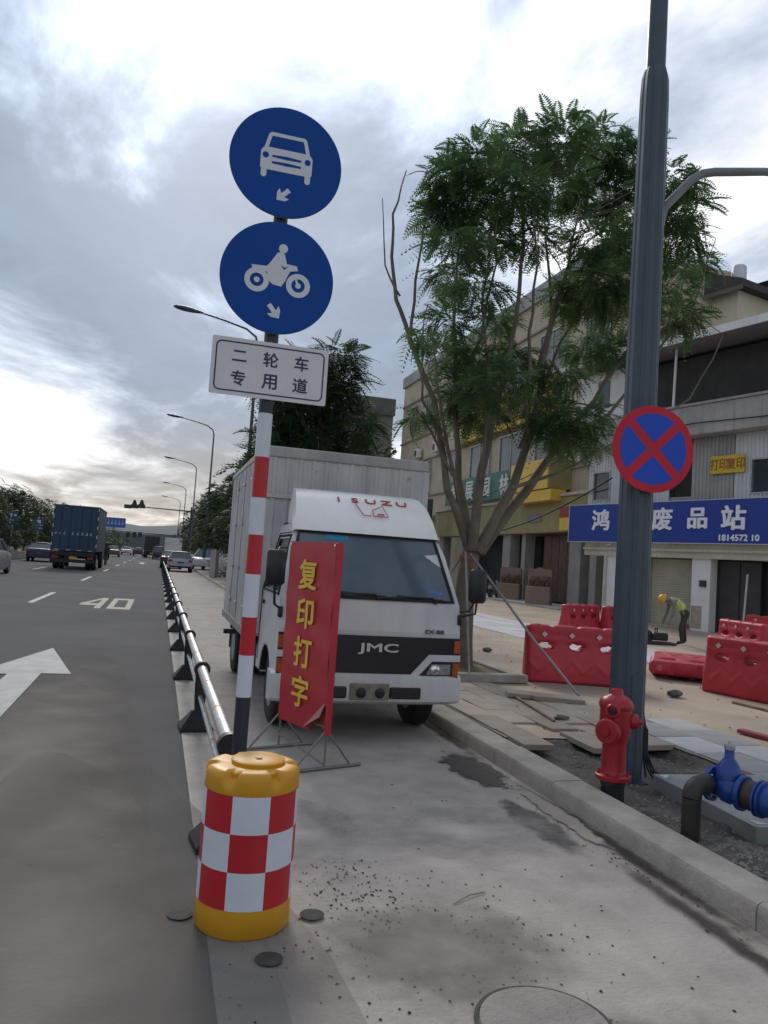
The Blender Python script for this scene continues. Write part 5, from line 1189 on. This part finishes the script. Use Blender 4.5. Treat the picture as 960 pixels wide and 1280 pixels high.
clumps = [(568, 215, 36), (600, 190, 40), (650, 175, 42), (700, 168, 42), (748, 172, 40), (785, 190, 38), (835, 220, 34), (858, 250, 26), (556, 258, 32), (585, 245, 42), (640, 235, 46), (695, 225, 46), (745, 230, 44), (785, 250, 40),
          (570, 300, 30), (610, 300, 34), (665, 300, 28), (745, 300, 36), (780, 310, 34), (850, 300, 30), (865, 330, 26), (560, 345, 24), (600, 360, 30), (745, 350, 42), (770, 375, 40), (720, 370, 34), (835, 360, 36), (845, 395, 34), (560, 400, 26), (620, 400, 24), (560, 440, 24), (600, 450, 32), (640, 445, 26), (735, 430, 34), (700, 470, 28), (770, 440, 28), (580, 490, 38), (620, 480, 42), (600, 515, 34), (690, 520, 34), (730, 520, 34), (665, 495, 26), (700, 545, 26), (525, 520, 14), (528, 420, 10), (735, 555, 16),
          (860, 225, 20), (850, 270, 18)]
spots = []; twigs = MB()
for px, py, r_ in clumps:
    dd = rng.uniform(-1.3, 1.3); c = lp(px, py, dd); rm = r_*1.05*(ty+dd)/F*1.02
    nd, nr = min(nodes, key=lambda q: (q[0]-c).length+(.6 if q[0].z > c.z else 0))
    for k in range(4):
        e_ = c+Vector(rng.normal(0, rm*.5, 3)); mid = nd.lerp(e_, .5)+Vector((0, 0, .05)); twigs.tube([nd, mid, e_], [min(nr*.6, .016), .009, .004], 5)
    spots += clump_spots(c, rm, int(16+150*(rm/.45)**2), .55)
trunk.build('trunk', bark, t, 60); tag(twigs.build('twigs', bark, t, 60), kind='stuff')
fronds('crown', spots, .78, leaf_a, t)
# green netting wound round the limbs, tie rope at the fork
mb = MB(); mb.lathe([(.128, -.05), (.134, -.02), (.134, .02), (.128, .05)], 16, Matrix.Translation(lp(585, 697))); mb.build('tie', mat('tie_red', (.35, .12, .10), .8, .3, 20, bump=.6), t, 40)
# props
for lab, a, mid_, b in (('steel prop leaning from the tree fork down to the paving', (588, 692, -.12), (655, 792), gp(724, 870, .16)), ('pale wooden prop between the tree and the truck mirror', (582, 690, -.1), None, Vector((4.05, 9.55, .16))), ('curved prop behind the tree trunk on the truck side', (578, 693, .1), None, Vector((3.55, 11.2, .16)))):
    A0 = onY(a[0], a[1], ty+a[2]); mb = MB(); m_ = A0.lerp(b, .62)+Vector((0, 0, -.04))
    mb.tube([A0, A0.lerp(m_, .5)+Vector((0, 0, .01)), m_, b], .017, 8); tag(mb.build('tree_prop', mat('prop_steel', (.30, .29, .28), .5, .2, 6, metal=.3), None, 50), lab, 'tree prop', 'props of the flame tree')
# tree pit: low border stones and soil
pit = thing('tree_pit', (TB.x, TB.y, .14), label='square tree pit with pale border stones and dry soil around the trunk', cat='tree pit')
for k, (a, b) in enumerate((((-.75, -1.02, 0), (.55, -.86, .11)), ((.39, -.855, 0), (.55, .8, .10)), ((-.75, .64, 0), (.385, .8, .11)), ((-.91, -.86, 0), (-.755, .8, .11)))):
    mb = MB(); mb.bbox(a, b, .012); mb.build('border_stone', kerb_m, pit)
mb = MB(); P = [[(-.75+1.13*i/16, -.85+1.48*j/16, .05+.07*math.exp(-((i-9.5)**2+(j-9)**2)/30)+random.uniform(-.008, .008)) for i in range(17)] for j in range(17)]; mb.grid(P); mb.build('soil', mat('dry_soil', (.16, .115, .075), .95, .3, 6, bump=.8), pit, 60, fix=False)

def simple_tree(name, loc, h, r, label, group, n=1, lib=None, leaf=None, z0=.45, dens=1.0, scale=1.6, seed=0, cat='tree'):
    """tapered trunk, limbs, crown of leaf clumps spread through an uneven volume"""
    r_ = random.Random(seed); t = thing(name, loc, r_.uniform(0, 6), label, cat, group); tr = MB()
    top = Vector((r_.uniform(-.2, .2), r_.uniform(-.2, .2), h*.72)); tr.tube([(0, 0, -.05), top*.3+Vector((r_.uniform(-.1, .1), 0, 0)), top*.65, top], [h*.022, h*.018, h*.012, h*.005], 8)
    sp = []; nc = int(16*n)
    for k in range(nc):
        a = k*2.4+r_.uniform(-.3, .3); zz_ = z0+(1-z0)*((k+.5)/nc); rad = r*math.sqrt(max(.05, 1-((zz_-(z0+.35*(1-z0)))/(.68*(1-z0)))**2))*r_.uniform(.45, .95)
        c = Vector((rad*math.cos(a), rad*math.sin(a), zz_*h)); b = Vector((0, 0, max(h*.25, c.z*r_.uniform(.55, .75))))+Vector((top.x, top.y, 0))*.5
        tr.tube([b, b.lerp(c, .5)+Vector((0, 0, h*.02)), c], [h*.008, h*.005, h*.002], 5); cr_ = r*r_.uniform(.30, .46)
        sp += clump_spots(c, cr_, int(34*dens), .7)
    tr.build('trunk', bark, t, 60); fronds('crown', sp, scale, leaf or leaf_b, t, lib or FR2); return t
simple_tree('pavement_tree', (4.55, 23.5, .15), 7.9, 1.7, 'tall dark feathery tree rising behind the cargo box, before the concrete building', 'trees along the right pavement', 1.7, FR, leaf_b, .42, 2.2, 1.5, 3)
simple_tree('pavement_tree', (3.95, 25.5, .15), 7.4, 1.35, 'lower dark tree showing between the sign post and the cargo box', 'trees along the right pavement', 1.3, FR, leaf_b, .35, 2.0, 1.5, 5)
rlabs = ['dense dark tree just beyond the truck\'s far corner', 'second dense tree of the pavement row beyond the truck', 'third dense tree of the pavement row, beside the second street lamp', 'fourth tree of the pavement row, near the fence', 'fifth tree of the pavement row', 'sixth tree of the pavement row', 'seventh tree of the pavement row', 'eighth, far tree of the pavement row']
for k, (x, y, h, r) in enumerate(((5.2, 34, 7.0, 2.3), (5.3, 41, 6.6, 2.2), (5.4, 49, 6.8, 2.3), (5.2, 58, 6.6, 2.2), (5.4, 68, 6.9, 2.4), (5.2, 80, 6.6, 2.3), (5.4, 96, 7.0, 2.6), (5.4, 118, 7.2, 2.8))):
    simple_tree('pavement_tree', (x, y, .15), h, r, rlabs[k], 'trees along the right pavement', 1.3, FR2, leaf_c, .25, 2.4, 1.7, 20+k)
llabs = ['leafy tree behind the left road sign', 'tree with sparse top between the two left road signs', 'bushy tree behind the dark blue sedan', 'tree beyond the blue truck on the left side', 'far left tree past the blue truck', 'last far tree of the left row', 'tree at the left edge behind the fence']
for k, (x, y, h, r) in enumerate(((-12.9, 62, 5.0, 2.4), (-12.4, 70, 5.6, 2.5), (-12.2, 80, 5.6, 2.6), (-12.6, 96, 5.6, 2.9), (-13, 118, 6.0, 3.2), (-13, 150, 6.5, 3.8), (-14.5, 55, 5.2, 2.4))):
    simple_tree('median_tree', (x, y, 0), h, r, llabs[k], 'trees on the left side of the road', 1.2, FR2, leaf_c, .2, 2.2, 1.7, 50+k)
# hedge-like far woods and hill at the end of the road
mb = MB(); P = []
for i in range(81):
    x = -700+1700*i/80; hh = 16+10*math.sin(i*.23+1)+6*math.sin(i*.61)+3*math.sin(i*1.7); P.append([(x, 900, -1), (x, 905, hh*.6), (x, 950, hh), (x, 1200, -1)])
mb.grid(P); tag(mb.build('hills', hill_m, None, 60), kind='structure')
wd = MB(); sp = []
for k in range(420):
    x = rng.uniform(-60, 4.2) if k % 3 else rng.uniform(6, 60); y = rng.uniform(215, 300); hh = rng.uniform(3, 7.5)
    if -11.5 < x < 3.4: continue
    c = np.array([x, y, hh*.5]); sp += clump_spots(c, 2.4, 14, 1.0)
tag(fronds('far_woods', sp, 5.5, leaf_c, None, FR2), 'far belt of trees closing the view along the road', 'trees', kind='stuff')

# ================================================================== VEHICLES ON THE ROAD
tail = mat('tail_lamp', (.30, .012, .012), .25, .1, 8)
def car(name, loc, rz, col, label, L_=4.5, Wd=1.78, Hh=1.47, kind='sedan', lod=1):
    t = thing(name, loc, rz, label, 'van' if kind == 'van' else 'car')
    pm = mat('car_paint_%d_%d_%d' % tuple(int(c*999) for c in col), col, .28, .05, 2, spec=.6, dirt=.12)
    tb = {'sedan': 1.0, 'estate': .98, 'suv': 1.08, 'van': 1.05}[kind]; hb = {'sedan': .95, 'estate': .95, 'suv': 1.05, 'van': 1.0}[kind]
    mb = MB(); rows = []
    for f, wf, z0_, zt in ((0, .80, .36, .80), (.015, .92, .28, tb-.04), (.05, .985, .24, tb), (.25, 1, .20, tb+.01), (.5, 1, .20, hb), (.72, 1, .20, hb-.02), (.86, .98, .22, hb-.10), (.96, .92, .24, hb-.18), (.99, .80, .32, hb-.30)):
        w = Wd/2*wf; y = -L_/2+L_*f; half = [(w*.90, z0_), (w*.985, z0_+.14), (w, (z0_+zt)/2+.03), (w*.965, zt-.07), (w*.90, zt)]
        rows.append([(-a, y, b) for a, b in half[::-1]][::-1][::-1]+[(0, y, zt+.015)]+[(a, y, b) for a, b in half[::-1]] if 0 else [(-a, y, b) for a, b in half]+[(0, y, zt+.02)]+[(a, y, b) for a, b in half[::-1]])
    mb.grid(rows); mb.add(rows[0], [tuple(range(11))]); mb.add(rows[-1], [tuple(range(11))]); body = mb.build('body', pm, t, 40)
    yr = {'sedan': (-.40, -.26), 'estate': (-.475, -.40), 'suv': (-.475, -.40), 'van': (-.485, -.455)}[kind]; yf = {'sedan': (.08, .26), 'estate': (.08, .25), 'suv': (.10, .26), 'van': (.28, .42)}[kind]
    wb, wt = Wd/2*.90, Wd/2*.70 if kind != 'van' else Wd/2*.80; zt = Hh-.06
    B_ = [(-wb, L_*yr[0], tb-.02), (wb, L_*yr[0], tb-.02), (wb, L_*yf[1], hb-.02), (-wb, L_*yf[1], hb-.02)]; T_ = [(-wt, L_*yr[1], zt), (wt, L_*yr[1], zt), (wt, L_*yf[0], zt), (-wt, L_*yf[0], zt)]
    mb = MB(); mb.add(B_+T_, [(0, 1, 5, 4), (1, 2, 6, 5), (2, 3, 7, 6), (3, 0, 4, 7)]); mb.build('windows', glass_dark, t)
    mb = MB(); mb.grid([[(wt*1.03*(2*k/6-1), L_*(yr[1]-.012)+(L_*(yf[0]-yr[1]+.024))*j/4, zt-.004+.06*(1-(2*k/6-1)**2)*(1-.5*(j/2-1)**2)) for k in range(7)] for j in range(5)]); mb.build('roof', pm, t, 50)
    mb = MB()
    for i in range(4): mb.tube([B_[i], T_[i]], [.05, .04], 6)
    for s in (-1, 1): mb.tube([(s*wb, L_*-.06, tb), (s*wt, L_*-.06, zt)], .035, 6)
    mb.build('pillars', pm, t, 50)
    for s in (-1, 1):
        for yy in (-.31, .31): wheel(t, s*(Wd/2-.12), L_*yy, .32, .20)
        mb = MB(); mb.bbox((s*Wd*.40-.17, -L_/2-.012, tb-.26), (s*Wd*.40+.13*(1 if s < 0 else .6), -L_/2+.18, tb-.10), .02); mb.build('tail_lamp', tail, t)
        mb = MB(); mb.bbox((s*Wd*.37-.15, L_/2-.30, hb-.36), (s*Wd*.37+.15, L_/2-.05, hb-.23), .02); mb.build('headlamp', lamp_g, t)
        mb = MB(); mb.bbox((s*(Wd/2+.08)-.09, L_*.20, hb-.02), (s*(Wd/2+.08)+.09, L_*.20+.12, hb+.13), .03); mb.build('mirror', pm, t)
    mb = MB(); mb.bbox((-.22, -L_/2-.022, .62), (.22, -L_/2+.02, .74), .004); mb.build('number_plate', mat('plate_blue', (.03, .08, .32), .5, .1, 9), t)
    mb = MB(); mb.bbox((-Wd*.44, -L_/2-.03, .30), (Wd*.44, -L_/2+.06, .44), .03); mb.build('rear_bumper', black_pl, t)
    return t
car('parked_car', (1.62, 60.0, 0), R(0), (.42, .44, .47), 'silver estate car parked in the bike lane beyond the guard rail', kind='estate', Hh=1.5)
car('parked_car', (1.10, 68.0, 0), 0, (.02, .022, .028), 'dark car parked in front of the silver estate car', kind='sedan')
car('parked_car', (3.95, 64.5, .13), R(160), (.60, .60, .61), 'white parked car on the pavement with its bonnet towards the road', kind='suv', Hh=1.72, L_=4.7, Wd=1.85)
car('car', (-8.55, 65.0, 0), R(2), (.012, .018, .07), 'dark navy sedan driving left of the blue truck', kind='sedan', L_=4.8, Wd=1.86)
car('car', (-7.35, 37.6, 0), 0, (.30, .31, .32), 'grey car entering at the left edge beside the road', kind='suv', Hh=1.6)
def at(px, py): return gp(px, py, 0)
for px, py, col, kind, lab in ((140, 696.0, (.10, .09, .08), 'sedan', 'far brownish grey car driving right of the blue truck'), (157, 693.5, (.50, .50, .51), 'sedan', 'far white car on the road, next to the brownish grey one'), (172, 695.0, (.02, .025, .03), 'suv', 'far dark car between the white car and the dark truck'), (198, 699.5, (.015, .018, .022), 'van', 'far black van in the lane beside the guard rail')):
    g = at(px, py); car('car', (g.x, g.y+2.2, 0), 0, col, lab, kind=kind, Hh=1.9 if kind == 'van' else 1.5)
def lorry(name, loc, label, Wd, L_, z0_, z1_, col, tarp=False):
    t = thing(name, loc, 0, label, 'truck'); pm = mat(name+'_paint_%d' % int(col[2]*999), col, .5, .12, 1.2, dirt=.3, streak=.25)
    mb = MB(); mb.bbox((-Wd/2, 0, z0_), (Wd/2, L_, z1_), .03); mb.build('cargo_box', pm, t)
    mb = MB(); e = .04
    for s in (-1, 1): mb.bbox((s*(Wd/2-.03)-e, -.03, z0_-.02), (s*(Wd/2-.03)+e, .05, z1_+.015), .01); mb.bbox((s*(Wd/2)-.025, .05, z1_-.06), (s*(Wd/2)+.025, L_, z1_+.015), .01)
    mb.bbox((-Wd/2+.012, -.028, z1_-.06), (Wd/2-.012, .05, z1_+.014), .01); mb.bbox((-Wd/2+.012, -.028, z0_-.02), (Wd/2-.012, .05, z0_+.08), .01); mb.build('edge_frame', pm, t)
    mb = MB()
    for s in (-.32, -.12, .12, .32): mb.tube([(s*Wd, -.035, z0_+.1), (s*Wd, -.035, z1_-.1)], .018, 6)
    mb.tube([(0, -.012, z0_+.1), (0, -.012, z1_-.1)], .012, 4); mb.build('door_bar', pm, t, 50)
    wm = MB()
    for s in (-1, 1):
        for k in range(5): z = z0_+.25+k*(z1_-z0_-.5)/4; wm.box((s*(Wd/2-.03)-.025, -.040, z), (s*(Wd/2-.03)+.025, -.0305, z+.2))
    for k in range(4): x = -Wd*.36+Wd*.24*k; wm.box((x-.12, -.040, z0_+.02), (x+.12, -.0285, z0_+.055))
    wm.build('reflective_tape', mat('tape_pale', (.55, .5, .5), .4, .1, 4), t)
    part('chassis', MT['chassis_black'], t, ((-Wd*.30, .1, z0_-.28), (Wd*.30, L_+.6, z0_-.031)), ((-Wd*.46, .05, .42), (Wd*.46, .15, .62)), ((-Wd*.46, .02, z0_-.30), (Wd*.46, .06, z0_-.06)))
    for s in (-1, 1):
        wheel(t, s*(Wd/2-.18), 1.5, .48, .28); wheel(t, s*(Wd/2-.50), 1.5, .48, .28); wheel(t, s*(Wd/2-.20), L_+.6, .48, .26)
        part('tail_lamp', tail, t, ((s*Wd*.38-.16, -.01, .66), (s*Wd*.38+.16, .03, .78)))
    part('number_plate', mat('plate_yellow', (.5, .35, .03), .5, .1, 6), t, ((-.22, .0, .64), (.22, .03, .78)))
    mb = MB(); mb.bbox((-Wd/2+.08, L_+.12, .55), (Wd/2-.08, L_+1.9, z0_+1.65), .12); mb.build('cab', pm, t)
    return t
bt = lorry('blue_truck', (-4.78, 49.0, 0), 'dark blue box truck driving ahead in the middle lane', 2.52, 6.6, 1.12, 3.78, (.012, .045, .095))
mb = MB()
for i, x in enumerate((-1.05, -.82, -.58, -.12, .15, .40, .66, .88)): mb.box((x-.06, -.036, 2.05), (x+.06, -.029, 2.13)); mb.box((x-.02, -.036, 2.13), (x+.05, -.029, 2.22))
mb.build('faded_marks', mat('faded_white', (.28, .32, .36), .6, .2, 9), bt)
g = at(188.5, 697.5); lorry('dark_truck', (g.x, g.y, 0), 'far dark truck ahead of the black van', 2.4, 6, 1.1, 3.3, (.02, .03, .035))
g = gp(216, 699.2, 0); lorry('white_truck', (1.9, 108, 0), 'far white box truck parked beyond the silver estate car', 2.2, 4.5, .9, 3.1, (.55, .56, .57))

# scooters and a rider
def scooter(loc, rz, col, label):
    t = thing('scooter', loc, rz, label, 'scooter', 'parked scooters'); pm = mat('scooter_%d' % int(col[0]*999), col, .4, .1, 4)
    for y in (-.62, .62): wheel(t, 0, y, .25, .10)
    mb = MB(); mb.tube([(0, -.75, .62), (0, -.3, .58), (0, -.05, .34), (0, .28, .34), (0, .46, .55), (0, .50, .92)], [.11, .15, .10, .11, .10, .07], 10); mb.build('body', pm, t, 60)
    mb = MB(); mb.bbox((-.13, -.72, .70), (.13, -.05, .80), .03); mb.build('seat', black_pl, t)
    mb = MB(); mb.tube([(-.33, .42, 1.02), (0, .52, .98), (.33, .42, 1.02)], .016, 8); mb.tube([(0, .62, .25), (0, .50, .98)], .025, 8); mb.build('handlebar', black_pl, t, 60)
    mb = MB(); mb.lathe([(.07, 0), (.075, .03), (.03, .05)], 14, Matrix.Translation((0, .53, .85)) @ Matrix.Rotation(R(-90), 4, 'X')); mb.build('headlight', lamp_g, t, 50); return t
scooter((4.1, 47.2, .14), R(50), (.35, .36, .38), 'white grey scooter parked just inside the pavement fence')
scooter((4.6, 48.4, .14), R(70), (.03, .03, .035), 'black scooter parked behind the fence, next to the white one')
pz = gp(617, 748, .28); scooter((pz.x, pz.y, .22), R(-40), (.25, .25, .26), 'grey scooter parked beside the carved stone blocks')
g = gp(131.5, 706, 0); sc_ = scooter((g.x, g.y, 0), 0, (.04, .02, .02), 'dark motor scooter ridden along the right side of the blue truck')
t = thing('person', (g.x, g.y, 0), 0, 'scooter rider in dark clothes and helmet beside the blue truck', 'person')
Vr = [(0, -.35, .88), (0, -.30, 1.15), (0, -.22, 1.40), (0, -.20, 1.52), (0, -.18, 1.64), (-.12, -.30, .86), (-.18, .10, .80), (-.16, .12, .40), (.12, -.30, .86), (.18, .10, .80), (.16, .12, .40), (-.20, -.22, 1.36), (-.28, .02, 1.14), (-.28, .36, 1.06), (.20, -.22, 1.36), (.28, .02, 1.14), (.28, .36, 1.06)]
skin('body', Vr, [(0, 1), (1, 2), (2, 3), (3, 4), (0, 5), (5, 6), (6, 7), (0, 8), (8, 9), (9, 10), (2, 11), (11, 12), (12, 13), (2, 14), (14, 15), (15, 16)], [.16, .15, .15, .07, .10, .1, .085, .06, .1, .085, .06, .065, .05, .045, .065, .05, .045], mat('dark_clothes', (.03, .03, .04), .9, .2, 5), t)
mb = MB(); mb.lathe([(.11, -.10), (.14, -.05), (.145, .02), (.11, .10), (.02, .14)], 16, Matrix.Translation((0, -.18, 1.66))); mb.build('helmet', black_pl, t, 60)

# ================================================================== FENCE, GATE PILLAR, LEFT WALL
t = thing('pavement_fence', (3.35, 46.5, .14), math.atan2(3.4, 1.9), 'metal bar fence with pale pillar on the pavement beyond the truck', 'fence')
part('pillar', mat('pillar_pale', (.33, .33, .32), .8, .12, 2), t, ((-.55, -.18, 0), (-.12, .18, 1.55)), ch=.02)
for k in range(18): part('bar', white_paint if k < 9 else black_pl, t, ((k*.2, -.012, .08), (k*.2+.024, .012, 1.45)))
part('rail', black_pl, t, ((-.12, -.022, .2), (3.6, -.0125, .24)), ((-.12, -.022, 1.25), (3.6, -.0125, 1.29)), ((-.12, -.022, 1.42), (3.6, -.0125, 1.46)))
mb = MB(); mb.box((-11.6, 8, -.02), (-11.2, 260, .55)); o = mb.build('median_wall', mat('median_concrete', (.30, .30, .29), .85, .12, .5, dirt=.25), None); tag(o, 'low pale concrete wall along the left edge of the road', 'wall')
t = thing('garden_fence', (-12.2, 40, 0), label='pale railing fence standing in front of the left trees', cat='fence')
mb = MB(); mb.box((-.012, 0, .05), (.012, .04, 1.5)); bmx = mb.mesh('picket', white_paint)
for k in range(90): link('picket', bmx, t, (0, k*.3, 0))
part('rail', white_paint, t, ((-.03, 0, .3), (-.0125, 27, .36)), ((-.03, 0, 1.25), (-.0125, 27, 1.31)))
def road_sign(px0, py0, px1, py1, X, label, marks):
    a, b = onX(px0, py0, X), onX(px1, py1, X); Y = (a.y+b.y)/2; a, b = onY(px0, py0, Y), onY(px1, py1, Y)
    w, h = abs(b.x-a.x), abs(a.z-b.z); t = thing('road_sign', ((a.x+b.x)/2, Y, 0), 0, label, 'road sign', 'blue road signs on the left'); zc = (a.z+b.z)/2
    part('board', mat('far_sign_blue', (.02, .07, .25), .5, .1, 3), t, ((-w/2, -.03, zc-h/2), (w/2, 0, zc+h/2)), ch=.01)
    mb = MB()
    for x0, z0_, x1, z1_ in marks: mb.box((w*x0, -.04, zc+h*z0_), (w*x1, -.0305, zc+h*z1_))
    mb.build('marking', sign_white, t)
    mb = MB(); mb.tube([(0, .05, 0), (0, .05, zc+h*.4)], .05, 8); mb.build('post', galv, t)
road_sign(11, 640, 21, 656, -10.75, 'small blue road sign with white symbols before the left trees', [(-.3, .1, -.05, .42), (.1, .2, .4, .38), (-.35, -.4, -.15, -.05), (-.05, -.2, .15, -.1)])
road_sign(42, 648, 54, 663, -10.75, 'blue grey road sign with a pale ring on a thin post', [(-.15, .1, .2, .4), (-.35, -.1, .4, -.05), (-.35, -.35, .4, -.28)])

# ================================================================== SIGNALS AND OVERHEAD SIGN
t = thing('traffic_signal', (3.4, 95, 0), label='traffic signal mast with long arm and lights across the road', cat='traffic signal')
Lx = onY(160, 632, 95); Rx = onY(236, 639, 95)
mb = MB(); mb.tube([(0, 0, 0), (0, 0, Rx.z+.5)], [.14, .10], 10); mb.build('mast', dark_steel, t, 50)
mb = MB(); mb.tube([(0, 0, Rx.z), (Lx.x-3.4, 0, Lx.z)], [.09, .06], 8); mb.build('arm', dark_steel, t, 50)
for px in (160, 168, 177):
    q_ = onY(px, 633, 95); e = thing('signal_head', (q_.x-3.4, -.1, q_.z)); e.parent = t
    part('housing', black_pl, e, ((-.42, -.12, -.22), (.42, .12, .22)), ch=.04)
    if px > 162: mb = MB(); mb.prism([(-.3, .22), (.3, .22), (.12, .75), (-.12, .75)], (0, -.06, 0), XR, ZR, (0, .12, 0)); mb.build('hood', black_pl, e)
    for x in (-.26, 0, .26): mb = MB(); mb.lathe([(.10, 0), (.06, .04), (.01, .045)], 12, Matrix.Translation((x, -.12, 0)) @ MX); mb.build('lens', mat('lens_dark', (.05, .06, .05), .2, .2, 5), e)
t = thing('direction_sign', (-14, 150, 0), label='large blue overhead direction sign beyond the blue truck', cat='road sign')
a, b = onY(131, 646, 150), onY(156.5, 660, 150)
part('board', mat('far_sign_blue2', (.03, .09, .36), .5, .1, 2), t, ((a.x+14, -.1, b.z), (b.x+14, 0, a.z)), ch=.02)
mb = MB(); w = b.x-a.x
for k in range(5):
    x = a.x+14+w*(.14+.17*k); mb.box((x, -.12, b.z+.5), (x+w*.10, -.101, b.z+.8)); mb.box((x+w*.03, -.12, b.z+.8), (x+w*.07, -.101, a.z-.4))
mb.build('lettering', mat('far_white', (.3, .36, .5), .5, .1, 3), t)
mb = MB(); mb.tube([(0, .2, 0), (0, .2, a.z-.3)], .18, 10); mb.tube([(0, .2, (a.z+b.z)/2), (b.x+14-.5, .2, (a.z+b.z)/2)], .12, 8); mb.build('mast', dark_steel, t, 50)
t = thing('far_signal', (3.8, 215, 0), label='far signal mast whose arm spans the road near the horizon', cat='traffic signal')
a, b = onY(132, 662, 215), onY(214, 668, 215)
mb = MB(); mb.tube([(0, 0, 0), (0, 0, b.z)], .16, 8); mb.tube([(0, 0, b.z-.2), (a.x-3.8, 0, a.z)], .12, 8); mb.build('mast', dark_steel, t, 50)
for px in (160, 168, 175): q_ = onY(px, 669, 215); part('signal_head', black_pl, t, ((q_.x-3.8-.5, -.3, q_.z-.6), (q_.x-3.8+.5, .1, q_.z+.8)))
